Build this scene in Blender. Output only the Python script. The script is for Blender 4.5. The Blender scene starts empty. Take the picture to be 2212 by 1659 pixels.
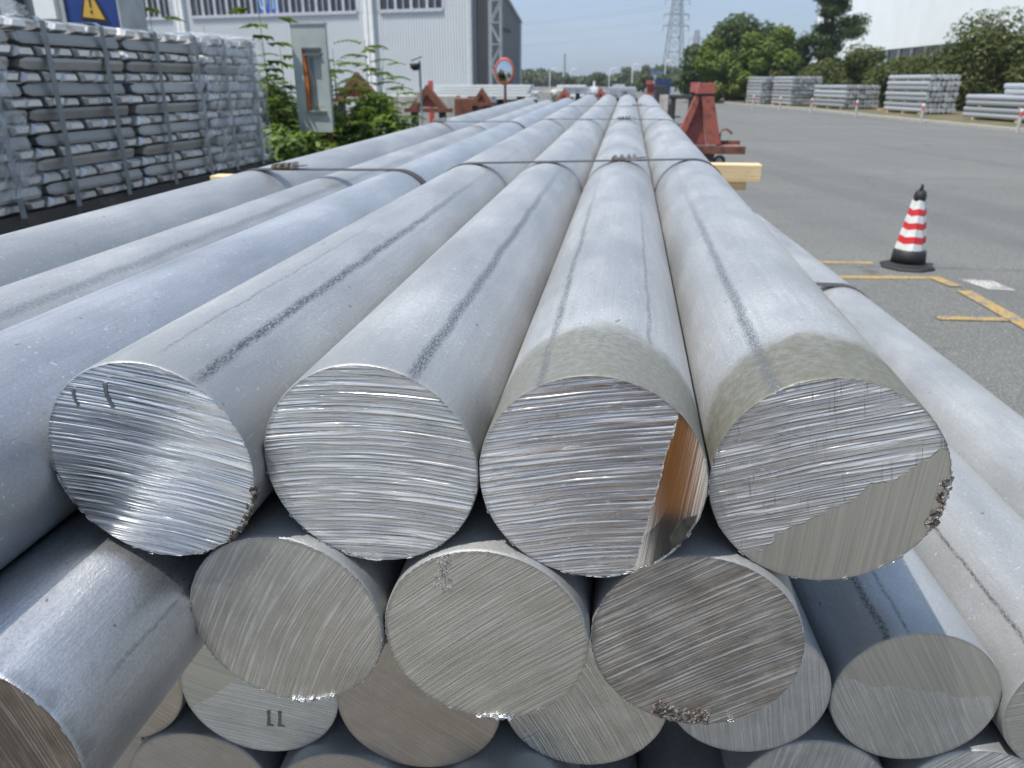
import bpy, bmesh, math, random
import numpy as np
from mathutils import Matrix, Vector
rnd = random.Random(7)
npr = np.random.default_rng(11)
C = bpy.context.scene.collection
PI = math.pi
R = math.radians
sc = bpy.context.scene
HC = 1.65                                  # height of the photographer's phone

# ------------------------------------------------------------------ camera
pit, yaw = 0.3749, -0.1415
fwd = Vector((math.sin(yaw)*math.cos(pit), math.cos(yaw)*math.cos(pit), -math.sin(pit)))
rt = Vector((math.cos(yaw), -math.sin(yaw), 0)); up = rt.cross(fwd)
cd = bpy.data.cameras.new('camera'); cam = bpy.data.objects.new('camera', cd); C.objects.link(cam)
cam.matrix_world = Matrix(((rt.x, up.x, -fwd.x, 0), (rt.y, up.y, -fwd.y, 0), (rt.z, up.z, -fwd.z, HC), (0, 0, 0, 1)))
cd.sensor_width = 36; cd.lens = 36*1661/2212
cd.clip_start = 0.02; cd.clip_end = 3000
cd.dof.use_dof = True; cd.dof.focus_distance = 0.68; cd.dof.aperture_fstop = 11.0
sc.camera = cam

# ------------------------------------------------------------------ light
S = Vector((-0.38, -0.27, 1.0)).normalized()   # towards the sun
sun_el = math.asin(S.z); sun_az = math.atan2(S.x, S.y)
w = bpy.data.worlds.new('World'); sc.world = w; w.use_nodes = True
nt = w.node_tree; nt.nodes.clear()
out = nt.nodes.new('ShaderNodeOutputWorld'); bg = nt.nodes.new('ShaderNodeBackground')
sky = nt.nodes.new('ShaderNodeTexSky'); sky.sky_type = 'NISHITA'; sky.sun_disc = False
sky.sun_elevation = sun_el; sky.sun_rotation = sun_az
sky.air_density = 1.2; sky.dust_density = 1.2; sky.ozone_density = 2.2
tc = nt.nodes.new('ShaderNodeTexCoord')
mp = nt.nodes.new('ShaderNodeMapping'); mp.inputs['Scale'].default_value = (1, 1, 5); mp.inputs['Rotation'].default_value = (0.15, 0.1, 0)
n1 = nt.nodes.new('ShaderNodeTexNoise'); n1.inputs['Scale'].default_value = 2.2; n1.inputs['Detail'].default_value = 6; n1.inputs['Roughness'].default_value = .55
cr = nt.nodes.new('ShaderNodeMapRange'); cr.inputs[1].default_value = .38; cr.inputs[2].default_value = .75; cr.inputs[3].default_value = 0.48; cr.inputs[4].default_value = 0.85
mx = nt.nodes.new('ShaderNodeMix'); mx.data_type = 'RGBA'
mx.inputs[7].default_value = (5.1, 6.9, 9.9, 1)
nt.links.new(tc.outputs['Generated'], mp.inputs[0]); nt.links.new(mp.outputs[0], n1.inputs['Vector'])
nt.links.new(n1.outputs[0], cr.inputs[0]); nt.links.new(cr.outputs[0], mx.inputs[0])
nt.links.new(sky.outputs[0], mx.inputs[6]); nt.links.new(mx.outputs[2], bg.inputs[0])
bg.inputs[1].default_value = 0.076
nt.links.new(bg.outputs[0], out.inputs[0])
sd = bpy.data.lights.new('sun', 'SUN'); sd.energy = 4.4; sd.angle = R(0.5); sd.color = (1, .965, .9)
so = bpy.data.objects.new('sun', sd); C.objects.link(so); so.rotation_euler = S.to_track_quat('Z', 'Y').to_euler(); so.location = (0, 0, 30)
sc.view_settings.view_transform = 'Standard'; sc.view_settings.look = 'None'
sc.view_settings.exposure = 0.32; sc.view_settings.gamma = 1.0
sc.render.engine = 'CYCLES'
sc.cycles.max_bounces = 6; sc.cycles.transparent_max_bounces = 12

# ------------------------------------------------------------------ material helpers
class T:
    """small node-tree writer"""
    def __init__(s, name):
        s.m = bpy.data.materials.new(name); s.m.use_nodes = True; s.t = s.m.node_tree; s.t.nodes.clear()
        s.out = s.t.nodes.new('ShaderNodeOutputMaterial'); s.p = s.t.nodes.new('ShaderNodeBsdfPrincipled')
        s.t.links.new(s.p.outputs[0], s.out.inputs[0]); s.tc = s.t.nodes.new('ShaderNodeTexCoord')
    def put(s, sock, v):
        if isinstance(v, bpy.types.NodeSocket): s.t.links.new(v, sock)
        elif isinstance(v, (tuple, list)) and len(v) == 3 and sock.type == 'RGBA': sock.default_value = (*v, 1)
        else: sock.default_value = v
    def math(s, op, a, b=0, c=0, clamp=False):
        n = s.t.nodes.new('ShaderNodeMath'); n.operation = op; n.use_clamp = clamp
        s.put(n.inputs[0], a); s.put(n.inputs[1], b); s.put(n.inputs[2], c); return n.outputs[0]
    def xyz(s, v):
        n = s.t.nodes.new('ShaderNodeSeparateXYZ'); s.put(n.inputs[0], v); return n.outputs[0], n.outputs[1], n.outputs[2]
    def vec(s, x, y, z):
        n = s.t.nodes.new('ShaderNodeCombineXYZ'); s.put(n.inputs[0], x); s.put(n.inputs[1], y); s.put(n.inputs[2], z); return n.outputs[0]
    def noise(s, v, scale=1, detail=2, rough=.5, dist=0):
        n = s.t.nodes.new('ShaderNodeTexNoise'); s.put(n.inputs['Vector'], v); n.inputs['Scale'].default_value = scale
        n.inputs['Detail'].default_value = detail; n.inputs['Roughness'].default_value = rough; n.inputs['Distortion'].default_value = dist
        return n.outputs[0]
    def voro(s, v, scale=1, feature='F1'):
        n = s.t.nodes.new('ShaderNodeTexVoronoi'); n.feature = feature; s.put(n.inputs['Vector'], v); n.inputs['Scale'].default_value = scale; return n.outputs[0]
    def rng(s, v, a, b, c=0., d=1., smooth=False):
        n = s.t.nodes.new('ShaderNodeMapRange'); n.interpolation_type = 'SMOOTHSTEP' if smooth else 'LINEAR'
        for i, x in enumerate((v, a, b, c, d)): s.put(n.inputs[i], x)
        return n.outputs[0]
    def mix(s, f, a, b):
        n = s.t.nodes.new('ShaderNodeMix'); n.data_type = 'RGBA'; s.put(n.inputs[0], f); s.put(n.inputs[6], a); s.put(n.inputs[7], b); return n.outputs[2]
    def fmix(s, f, a, b):
        n = s.t.nodes.new('ShaderNodeMix'); n.data_type = 'FLOAT'; s.put(n.inputs[0], f); s.put(n.inputs[2], a); s.put(n.inputs[3], b); return n.outputs[0]
    def bump(s, h, strength=.5, dist=.01):
        n = s.t.nodes.new('ShaderNodeBump'); s.put(n.inputs['Strength'], strength); n.inputs['Distance'].default_value = dist
        s.put(n.inputs['Height'], h); s.t.links.new(n.outputs[0], s.p.inputs['Normal'])
    def set(s, **k):
        for a, v in k.items(): s.put(s.p.inputs[a.replace('_', ' ')], v)
        return s.m

def simple(name, col, rough=.6, metal=0., var=.15, scale=6, bump=0, bscale=None, detail=5):
    t = T(name); o = t.tc.outputs['Object']
    n = t.noise(o, scale, detail, .6)
    d = tuple(max(0, c*(1-var*1.6)) for c in col); u = tuple(min(1, c*(1+var)) for c in col)
    t.set(Base_Color=t.mix(t.rng(n, .3, .7), d, u), Roughness=rough, Metallic=metal)
    if bump: t.bump(t.noise(o, bscale or scale*4, 4), .5, bump)
    return t.m

# ------------------------------------------------------------------ object helpers
def tag(o, label=None, cat=None, group=None, kind=None):
    if label: o['label'] = label
    if cat: o['category'] = cat
    if group: o['group'] = group
    if kind: o['kind'] = kind
    return o
def link(name, me, mat=None, parent=None, smooth=False):
    o = bpy.data.objects.new(name, me); C.objects.link(o)
    if mat and not me.materials: me.materials.append(mat)
    if parent: o.parent = parent
    if smooth: me.polygons.foreach_set('use_smooth', [True]*len(me.polygons))
    return o
def empty(name, loc=(0, 0, 0), rz=0, **k):
    o = bpy.data.objects.new(name, None); C.objects.link(o); o.location = loc; o.rotation_euler.z = rz; o.empty_display_size = .1
    return tag(o, **k)
class MB:
    def __init__(s): s.v = []; s.f = []
    def box(s, x0, x1, y0, y1, z0, z1):
        b = len(s.v)
        s.v += [(x0, y0, z0), (x1, y0, z0), (x1, y1, z0), (x0, y1, z0), (x0, y0, z1), (x1, y0, z1), (x1, y1, z1), (x0, y1, z1)]
        s.f += [tuple(b+i for i in q) for q in ((3, 2, 1, 0), (4, 5, 6, 7), (0, 1, 5, 4), (1, 2, 6, 5), (2, 3, 7, 6), (3, 0, 4, 7))]; return s
    def bar(s, a, b, w_, h=None, upv=(0, 0, 1)):
        a = Vector(a); b = Vector(b); d = (b-a).normalized(); h = h or w_
        u = Vector(upv)
        if abs(d.dot(u)) > .95: u = Vector((0, 1, 0))
        x = d.cross(u).normalized()*w_/2; y = x.cross(d).normalized()*h/2; k = len(s.v)
        for p in (a, b): s.v += [tuple(p-x-y), tuple(p+x-y), tuple(p+x+y), tuple(p-x+y)]
        s.f += [tuple(k+i for i in q) for q in ((0, 1, 2, 3), (7, 6, 5, 4), (0, 4, 5, 1), (1, 5, 6, 2), (2, 6, 7, 3), (3, 7, 4, 0))]; return s
    def tube(s, pts, rad, n=10, cap=True):
        pts = [Vector(p) for p in pts]; k = len(s.v); rr = rad if isinstance(rad, (list, tuple)) else [rad]*len(pts)
        for i, p in enumerate(pts):
            d = (pts[min(i+1, len(pts)-1)]-pts[max(i-1, 0)]).normalized(); u = Vector((0, 0, 1)) if abs(d.z) < .9 else Vector((1, 0, 0))
            x = d.cross(u).normalized(); y = x.cross(d)
            for j in range(n):
                t = 2*PI*j/n; s.v.append(tuple(p+(x*math.cos(t)+y*math.sin(t))*rr[i]))
        for i in range(len(pts)-1):
            for j in range(n): s.f.append((k+i*n+j, k+i*n+(j+1) % n, k+(i+1)*n+(j+1) % n, k+(i+1)*n+j))
        if cap: s.f.append(tuple(k+j for j in range(n))[::-1]); s.f.append(tuple(k+(len(pts)-1)*n+j for j in range(n)))
        return s
    def prism(s, poly, y0, y1):           # polygon in xz extruded along y
        k = len(s.v); n = len(poly)
        s.v += [(x, y0, z) for x, z in poly]+[(x, y1, z) for x, z in poly]
        s.f.append(tuple(range(k, k+n))); s.f.append(tuple(range(k+2*n-1, k+n-1, -1)))
        for i in range(n): j = (i+1) % n; s.f.append((k+j, k+i, k+n+i, k+n+j))
        return s
    def lathe(s, prof, n=24, c=(0, 0, 0)):
        k = len(s.v)
        for r_, z in prof:
            for j in range(n): t = 2*PI*j/n; s.v.append((c[0]+r_*math.cos(t), c[1]+r_*math.sin(t), c[2]+z))
        for i in range(len(prof)-1):
            for j in range(n): s.f.append((k+i*n+j, k+i*n+(j+1) % n, k+(i+1)*n+(j+1) % n, k+(i+1)*n+j))
        s.f.append(tuple(k+j for j in range(n))[::-1]); s.f.append(tuple(k+(len(prof)-1)*n+j for j in range(n)))
        return s
    def mesh(s, name):
        me = bpy.data.meshes.new(name); me.from_pydata(s.v, [], s.f); me.update()
        bm = bmesh.new(); bm.from_mesh(me); bmesh.ops.recalc_face_normals(bm, faces=bm.faces); bm.to_mesh(me); bm.free(); return me
    def build(s, name, mat, parent=None, smooth=False, bevel=0):
        o = link(name, s.mesh(name), mat, parent, smooth)
        if bevel:
            b = o.modifiers.new('bevel', 'BEVEL'); b.width = bevel; b.segments = 2; b.limit_method = 'ANGLE'
        return o

# ------------------------------------------------------------------ bar materials
def side_mat(name, seed, streaks=(), stain=None, tint=(.555, .555, .55), metal=.64, rough=.42, front=.1, old=0):
    """oxidised aluminium skin. streaks: (angle deg, half width rad, y0, y1, strength); stain: (length, colour)"""
    t = T(name); o = t.tc.outputs['Object']; x, y, z = t.xyz(o)
    ang = t.math('ARCTAN2', z, x)
    ca = t.math('MULTIPLY', x, 1); sh = seed*3.17
    big = t.noise(t.vec(t.math('ADD', x, sh), t.math('MULTIPLY', y, .35), z), 9, 5, .6)
    lon = t.noise(t.vec(t.math('MULTIPLY', ang, 1), t.math('MULTIPLY', y, .25), sh), 14, 4, .6)
    fine = t.noise(t.vec(t.math('ADD', x, sh), t.math('MULTIPLY', y, .6), z), 420, 3, .7)
    fib = t.noise(t.vec(t.math('MULTIPLY', ang, 90), t.math('MULTIPLY', y, 9), sh), 1, 3, .6)
    dk = tuple(c*.80 for c in tint); lt = tuple(min(1, c*1.13) for c in tint)
    col = t.mix(t.rng(big, .35, .68), dk, lt)
    col = t.mix(t.rng(lon, .45, .75, 0, .45), col, tuple(c*.78 for c in tint))
    col = t.mix(t.rng(fine, .38, .66, .38, 0), col, tuple(c*.5 for c in tint))
    col = t.mix(t.rng(t.noise(t.vec(t.math('ADD', x, sh+5), y, z), 160, 2, .5), .66, .74, 0, .5), col, (.82, .84, .86))
    # handling scratches, scuffs and small dark pits
    hx = t.noise(t.vec(t.math('ADD', t.math('MULTIPLY', ang, 5), t.math('MULTIPLY', y, 16)), t.math('SUBTRACT', t.math('MULTIPLY', ang, 130), t.math('MULTIPLY', y, 60)), sh), 1, 2, .5)
    hm_ = t.rng(t.noise(t.vec(ang, t.math('MULTIPLY', y, 4), sh+20), 3, 2), .50, .62, 0, 1)
    col = t.mix(t.math('MULTIPLY', t.rng(hx, .70, .76, 0, .6), hm_), col, (.86, .87, .88))
    ax = t.noise(t.vec(t.math('MULTIPLY', ang, 160), t.math('MULTIPLY', y, 3.2), sh+5), 1, 2, .6)
    col = t.mix(t.rng(ax, .66, .74, 0, .35), col, tuple(c*.62 for c in tint)); col = t.mix(t.rng(ax, .34, .27, 0, .35), col, (.78, .78, .78))
    pt = t.noise(t.vec(t.math('ADD', x, sh+2), t.math('MULTIPLY', y, .8), z), 75, 2, .5)
    col = t.mix(t.rng(pt, .735, .765, 0, .7), col, (.16, .155, .15))
    sm_ = t.noise(t.vec(t.math('ADD', x, sh+7), t.math('MULTIPLY', y, .5), z), 26, 5, .75)
    col = t.mix(t.rng(sm_, .60, .70, 0, .28), col, (.30, .295, .28))
    rg = t.rng(big, .3, .7, rough-.08, rough+.12)
    mtl = t.fmix(t.rng(fib, .3, .8), metal*.85, metal)
    # bare zone near the saw cut: greyer, rubbed
    edge = t.math('ADD', y, t.math('MULTIPLY', t.math('SUBTRACT', t.noise(t.vec(ang, t.math('MULTIPLY', y, 2), sh), 5, 3), .5), .09))
    col = t.mix(t.rng(edge, front, .0, 0, .55, True), col, (.34, .345, .34))
    if stain:
        L, sc_, amp, a0 = stain
        lim = t.math('ADD', L, t.math('MULTIPLY', t.math('COSINE', t.math('SUBTRACT', ang, R(a0))), amp))
        e2 = t.math('SUBTRACT', t.math('ADD', y, t.math('MULTIPLY', t.math('SUBTRACT', t.noise(t.vec(t.math('ADD', x, sh+2), y, z), 17, 6, .62), .5), .10)), lim)
        k = t.math('MULTIPLY', t.rng(e2, .02, -.03, 0, 1, True), t.rng(t.noise(t.vec(t.math('MULTIPLY', ang, 6), t.math('MULTIPLY', y, 60), sh), 2, 4, .7), .3, .6, .7, 1))
        spk = t.noise(t.vec(t.math('MULTIPLY', ang, 10), t.math('MULTIPLY', y, 300), sh), 1.5, 3, .7)
        sc2 = t.mix(t.rng(spk, .66, .74, 0, .7), sc_, (.6, .6, .58))
        col = t.mix(k, col, sc2); mtl = t.fmix(k, mtl, .15); rg = t.fmix(k, rg, .5)
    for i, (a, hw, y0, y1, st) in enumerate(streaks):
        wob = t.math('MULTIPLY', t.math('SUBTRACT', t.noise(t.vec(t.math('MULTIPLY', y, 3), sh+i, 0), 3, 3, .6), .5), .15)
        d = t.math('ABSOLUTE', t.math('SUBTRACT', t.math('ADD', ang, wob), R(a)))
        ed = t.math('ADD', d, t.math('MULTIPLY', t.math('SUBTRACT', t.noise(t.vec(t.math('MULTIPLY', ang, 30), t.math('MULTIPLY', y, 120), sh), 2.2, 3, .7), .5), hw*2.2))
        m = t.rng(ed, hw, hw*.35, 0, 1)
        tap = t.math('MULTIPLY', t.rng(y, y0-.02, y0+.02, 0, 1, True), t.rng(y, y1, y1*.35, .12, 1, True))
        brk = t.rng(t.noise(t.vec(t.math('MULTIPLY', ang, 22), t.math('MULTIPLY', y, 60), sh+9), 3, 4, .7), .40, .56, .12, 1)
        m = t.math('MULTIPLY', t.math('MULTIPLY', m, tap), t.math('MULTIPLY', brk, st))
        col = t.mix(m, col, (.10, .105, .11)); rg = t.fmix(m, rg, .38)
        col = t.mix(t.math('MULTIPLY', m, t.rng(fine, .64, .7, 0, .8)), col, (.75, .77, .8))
    t.set(Base_Color=col, Roughness=rg, Metallic=mtl)
    h = t.math('ADD', t.math('MULTIPLY', fine, .5), t.math('ADD', t.math('MULTIPLY', fib, .35), t.math('MULTIPLY', big, 1.2+old)))
    t.bump(h, .35+.3*old, .0016)
    return t.m

def face_mat(name, seed, deg=0, curve=0., pitch=190, depth=.8, tint=(.72, .72, .71), rough=.3, len_=8, flat=None, cross=None, warm=0., blot=.2, ridge_amt=.8, met=.9):
    """saw-cut end: long tool marks across the disc. flat: (nx, nz, d, jag, col, rough, scratch deg, step) half-plane finished smoothly"""
    t = T(name); o = t.tc.outputs['Object']; x, y, z = t.xyz(o); sd_ = seed*1.73
    c, s_ = math.cos(R(deg)), math.sin(R(deg))
    u = t.math('ADD', t.math('MULTIPLY', x, c), t.math('MULTIPLY', z, s_))
    v = t.math('SUBTRACT', t.math('MULTIPLY', z, c), t.math('MULTIPLY', x, s_))
    v = t.math('ADD', v, t.math('MULTIPLY', t.math('MULTIPLY', u, u), curve))
    wv = t.math('ADD', v, t.math('MULTIPLY', t.noise(t.vec(t.math('MULTIPLY', u, 14), sd_, t.math('MULTIPLY', v, 9)), 1, 1), .003))
    g1 = t.noise(t.vec(t.math('MULTIPLY', u, len_*1.1), t.math('MULTIPLY', wv, pitch), sd_), 1, 1, .4)
    g2 = t.noise(t.vec(t.math('MULTIPLY', u, len_*1.6), t.math('MULTIPLY', wv, pitch*.55), sd_+4), 1, 1, .5)
    g3 = t.noise(t.vec(t.math('MULTIPLY', u, len_*2.2), t.math('MULTIPLY', wv, pitch*.22), sd_+8), 1, 3, .6)
    # terraced chatter: flakes left between passes
    ter = t.rng(g3, .47, .51, 0, 1)
    g1s = t.rng(g1, .34, .66, 0, 1)
    h = t.math('ADD', t.math('ADD', t.math('MULTIPLY', g1s, .42), t.math('MULTIPLY', g2, .22)), t.math('MULTIPLY', ter, .10))
    ridge = t.math('MULTIPLY', t.math('ADD', t.rng(g1, .57, .62, 0, .95), t.rng(g2, .60, .68, 0, .5)), t.rng(g3, .38, .55, .35, 1))
    bl = t.noise(t.vec(t.math('ADD', x, sd_), 0, z), 22, 4, .6)
    bl2 = t.noise(t.vec(t.math('ADD', x, sd_+3), 0, z), 260, 3, .7)
    dk = tuple(k*(1-blot*1.5) for k in tint)
    col = t.mix(t.rng(bl, .35, .65), dk, tint)
    col = t.mix(t.rng(bl2, .4, .7, .18, 0), col, tuple(k*.5 for k in tint))
    if warm: col = t.mix(t.rng(t.noise(t.vec(x, sd_, z), 9, 3), .4, .7, 0, warm), col, (.50, .40, .31))
    col = t.mix(t.math('MULTIPLY', t.rng(g1, .44, .36, 0, 1), ridge_amt*.4), col, tuple(k*.55 for k in tint)); col = t.mix(t.math('MULTIPLY', t.math('MINIMUM', ridge, 1), ridge_amt), col, (.95, .95, .95))  # ridge lines coloured near white to stand for facets catching the sky
    rg = t.rng(g2, .3, .7, rough-.06, rough+.12)
    dep = depth
    if cross:
        cd_, cs = cross
        uc, us = math.cos(R(cd_)), math.sin(R(cd_))
        vv = t.math('SUBTRACT', t.math('MULTIPLY', z, uc), t.math('MULTIPLY', x, us))
        uu = t.math('ADD', t.math('MULTIPLY', x, uc), t.math('MULTIPLY', z, us))
        q = t.noise(t.vec(t.math('MULTIPLY', uu, 14), t.math('MULTIPLY', vv, 260), sd_+2), 1, 2, .6)
        area = t.rng(t.noise(t.vec(t.math('ADD', x, sd_), 1, z), 16, 2), .42, .56, 0, 1)
        qm = t.math('MULTIPLY', t.rng(q, .6, .68, 0, 1), area)
        h = t.math('SUBTRACT', h, t.math('MULTIPLY', qm, cs)); col = t.mix(t.math('MULTIPLY', qm, .35), col, tuple(k*.55 for k in tint))
    mm = 0.
    if flat:
        nx, nz, d0, jag, fcol, frg, fdeg, step = flat
        dd = t.math('ADD', t.math('MULTIPLY', x, nx), t.math('MULTIPLY', z, nz))
        j = t.math('MULTIPLY', t.math('SUBTRACT', t.noise(t.vec(t.math('MULTIPLY', v, 170), t.math('MULTIPLY', u, 6), sd_), 1, 2, .7), .5), jag)
        j2 = t.math('MULTIPLY', t.math('SUBTRACT', t.noise(t.vec(t.math('ADD', x, sd_), 3, z), 30, 2, .7), .5), step)
        m = t.rng(t.math('ADD', t.math('ADD', dd, j), j2), d0, d0+.0012, 0, 1)
        mm = m
        fc_, fs_ = math.cos(R(fdeg)), math.sin(R(fdeg))
        fv = t.math('SUBTRACT', t.math('MULTIPLY', z, fc_), t.math('MULTIPLY', x, fs_)); fu = t.math('ADD', t.math('MULTIPLY', x, fc_), t.math('MULTIPLY', z, fs_))
        fn = t.noise(t.vec(t.math('MULTIPLY', fu, 5), t.math('MULTIPLY', fv, 330), sd_), 1, 3, .6)
        col = t.mix(m, col, t.mix(t.rng(fn, .35, .65), tuple(k*.86 for k in fcol), tuple(min(1, k*1.1) for k in fcol)))
        h = t.fmix(m, h, t.math('ADD', t.math('MULTIPLY', fn, .018), .2)); rg = t.fmix(m, rg, frg)
    # dark, rolled-over rim
    rad = t.math('SQRT', t.math('ADD', t.math('MULTIPLY', x, x), t.math('MULTIPLY', z, z)))
    rim = t.rng(t.math('ADD', rad, t.math('MULTIPLY', t.math('SUBTRACT', t.noise(t.vec(x, 0, z), 60, 3, .7), .5), .008)), .0945, .098, 0, .5)
    col = t.mix(rim, col, tuple(k*.55 for k in tint))
    t.set(Base_Color=col, Roughness=rg, Metallic=t.fmix(t.math('MULTIPLY', t.math('MINIMUM', ridge, 1), t.math('SUBTRACT', 1., mm)), met, met-.35*ridge_amt))
    t.bump(h, dep, .0024)
    return t.m

M = {}
M['concrete'] = simple('concrete', (.42, .41, .38), .9, 0, .2, 3, .01)
M['wood'] = None
def wood_mat():
    t = T('pine'); o = t.tc.outputs['Object']; x, y, z = t.xyz(o)
    g = t.noise(t.vec(t.math('MULTIPLY', x, 3), t.math('MULTIPLY', y, 60), t.math('MULTIPLY', z, 60)), 1, 4, .6, .4)
    b = t.noise(o, 12, 3)
    col = t.mix(t.rng(g, .35, .7), (.76, .60, .36), (.60, .42, .21)); col = t.mix(t.rng(b, .6, .75, 0, .35), col, (.33, .22, .12))
    t.set(Base_Color=col, Roughness=.7); t.bump(g, .3, .002); return t.m
M['wood'] = wood_mat()
def rust_paint(name, a, b, amt=.5, rough=.65):
    t = T(name); o = t.tc.outputs['Object']
    n = t.noise(o, 5, 6, .65); f = t.noise(o, 60, 4, .7)
    col = t.mix(t.rng(t.math('ADD', n, t.math('MULTIPLY', f, .25)), .75-.3*amt, .88-.3*amt), a, b)
    col = t.mix(t.rng(f, .55, .75, 0, .35), col, tuple(k*.5 for k in a))
    t.set(Base_Color=col, Roughness=rough); t.bump(f, .4, .003); return t.m
M['red_paint'] = rust_paint('red_oxide_paint', (.36, .10, .075), (.17, .06, .04), .35)
M['rust'] = rust_paint('rusty_steel', (.20, .075, .045), (.095, .04, .028), .5, .8)
M['dark_steel'] = rust_paint('dark_steel', (.045, .045, .045), (.10, .075, .06), .25, .6)
M['strap'] = rust_paint('strap_steel', (.12, .10, .085), (.13, .065, .035), .2, .42); M['strap'].node_tree.nodes['Principled BSDF'].inputs['Metallic'].default_value = .75
M['seal'] = rust_paint('crimp_seal', (.42, .40, .36), (.14, .07, .035), .45, .35); M['seal'].node_tree.nodes['Principled BSDF'].inputs['Metallic'].default_value = .85
M['strap_grey'] = simple('strap_galvanised', (.22, .245, .26), .5, .3, .15, 12)
M['black'] = simple('black_rubber', (.022, .022, .024), .62, 0, .3, 9, .004)
M['white_paint'] = simple('white_paint', (.78, .79, .78), .55, 0, .06, 2)
M['steel_grey'] = simple('galvanised_steel', (.42, .44, .45), .5, .4, .15, 5)
M['red_plain'] = simple('red_plastic', (.62, .035, .045), .45, 0, .1, 9)
M['soil'] = simple('soil', (.20, .155, .11), .95, 0, .3, 2.5, .04, 9)
M['rock'] = None
def rock_mat():
    t = T('crust'); o = t.tc.outputs['Object']
    n = t.noise(o, 130, 5, .7); v = t.voro(o, 160)
    col = t.mix(t.rng(n, .40, .62), (.075, .045, .028), (.27, .255, .235)); col = t.mix(t.rng(t.noise(o, 300, 2), .62, .7, 0, .8), col, (.7, .7, .68))
    t.set(Base_Color=col, Roughness=.4, Metallic=.35); t.bump(n, 1, .004); return t.m
M['rock'] = rock_mat()

# ------------------------------------------------------------------ ground and paved setting
def sheet(name, pts, z, mat, kind='structure', label=None):
    me = bpy.data.meshes.new(name); me.from_pydata([(x, y, z) for x, y in pts], [], [tuple(range(len(pts)))]); me.update()
    o = link(name, me, mat); o['kind'] = kind; return o
def asphalt():
    t = T('asphalt'); x, y, z = t.xyz(t.tc.outputs['Object']); o = t.tc.outputs['Object']
    big = t.noise(t.vec(t.math('MULTIPLY', x, .12), t.math('MULTIPLY', y, .35), 0), 1, 5, .6)
    mid = t.noise(o, 1.7, 6, .65); agg = t.noise(o, 62, 4, .75); ag2 = t.voro(o, 90)
    base = t.mix(t.rng(big, .35, .65), (.142, .147, .138), (.20, .205, .19))
    base = t.mix(t.rng(mid, .42, .7, 0, .45), base, (.21, .208, .195))
    base = t.mix(t.rng(agg, .42, .58, .75, 0), base, (.055, .055, .054))
    base = t.mix(t.rng(agg, .58, .66, 0, .8), base, (.42, .42, .39)); base = t.mix(t.rng(t.noise(o, 14, 5, .8), .5, .66, 0, .35), base, (.30, .30, .28))
    crk = t.voro(t.vec(t.math('ADD', x, t.math('MULTIPLY', mid, .5)), t.math('ADD', y, t.math('MULTIPLY', mid, .5)), 0), .45, 'DISTANCE_TO_EDGE')
    base = t.mix(t.math('MULTIPLY', t.rng(crk, .012, .003, 0, .55), t.rng(big, .45, .55)), base, (.06, .06, .058))
    oil = t.noise(t.vec(t.math('ADD', x, 11), y, 5), .9, 4, .6); base = t.mix(t.rng(oil, .64, .74, 0, .4), base, (.08, .08, .078))
    tyre = t.noise(t.vec(t.math('MULTIPLY', t.math('ADD', x, t.math('MULTIPLY', y, .2)), .8), t.math('MULTIPLY', y, .03), 7), 1, 3)
    base = t.mix(t.rng(tyre, .5, .62, 0, .28), base, (.085, .085, .088))
    white = t.noise(t.vec(x, y, 3), 9, 3, .7)
    base = t.mix(t.rng(white, .70, .76, 0, .6), base, (.42, .42, .40))
    t.set(Base_Color=base, Roughness=.88); t.bump(t.math('ADD', agg, t.math('MULTIPLY', ag2, .5)), .6, .006); return t.m
sheet('asphalt_yard', [(-1200, -900), (1200, -900), (1200, 2200), (-1200, 2200)], 0, asphalt())
sheet('added_bounce_apron', [(-14, -.9), (14, -.9), (14, -40), (-14, -40)], .004, simple('bounce_paving', (.33, .325, .31), .9, 0, .12, 1.2, .004, 30))  # unseen pale ground added behind the camera to brighten the mirrored cut ends
def verge_mat():
    t = T('verge'); o = t.tc.outputs['Object']; n = t.noise(o, .6, 6, .65); f = t.noise(o, 14, 4, .7)
    col = t.mix(t.rng(n, .42, .58), (.17, .12, .075), (.065, .095, .03)); col = t.mix(t.rng(f, .5, .7, 0, .5), col, (.30, .24, .17))
    t.set(Base_Color=col, Roughness=.95); t.bump(f, .8, .05); return t.m
M['verge'] = verge_mat()
kerb_pts = [(15.6, 12), (14.25, 24), (13.52, 29.9), (12.9, 35), (12.3, 39.5), (11.75, 44), (11.1, 50.7), (9.7, 58), (8.3, 65), (4, 85)]
sheet('verge_ground', [(x+.28, y) for x, y in kerb_pts]+[(60, 140), (80, 12)], .06, M['verge'])
sheet('weed_ground', [(-60, 7.7), (-1.75, 7.7), (-1.55, 9), (-2.6, 16), (-5, 30), (-60, 30)], .03, M['verge'])
mb = MB()
kb = []
for (x0, y0), (x1, y1) in zip(kerb_pts, kerb_pts[1:]):
    L = math.hypot(x1-x0, y1-y0); n = max(1, int(L/1.0))
    for i in range(n):
        a = i/n; b = (i+1)/n-.012/L*3
        kb.append(((x0+(x1-x0)*a, y0+(y1-y0)*a), (x0+(x1-x0)*b, y0+(y1-y0)*b)))
kroot = empty('kerb', (0, 0, 0), kind='structure'); kroot['kind'] = 'structure'
kmat = simple('kerb_stone', (.46, .43, .38), .9, 0, .25, .7)
for (a, b) in kb:
    m_ = MB(); L = math.hypot(b[0]-a[0], b[1]-a[1]); m_.box(0, .26, 0, L, 0, .12)
    o = m_.build('kerb_stone', kmat, kroot); o.location = (a[0], a[1], rnd.uniform(-.006, .004)); o.rotation_euler.z = math.atan2(-(b[0]-a[0]), b[1]-a[1])

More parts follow.
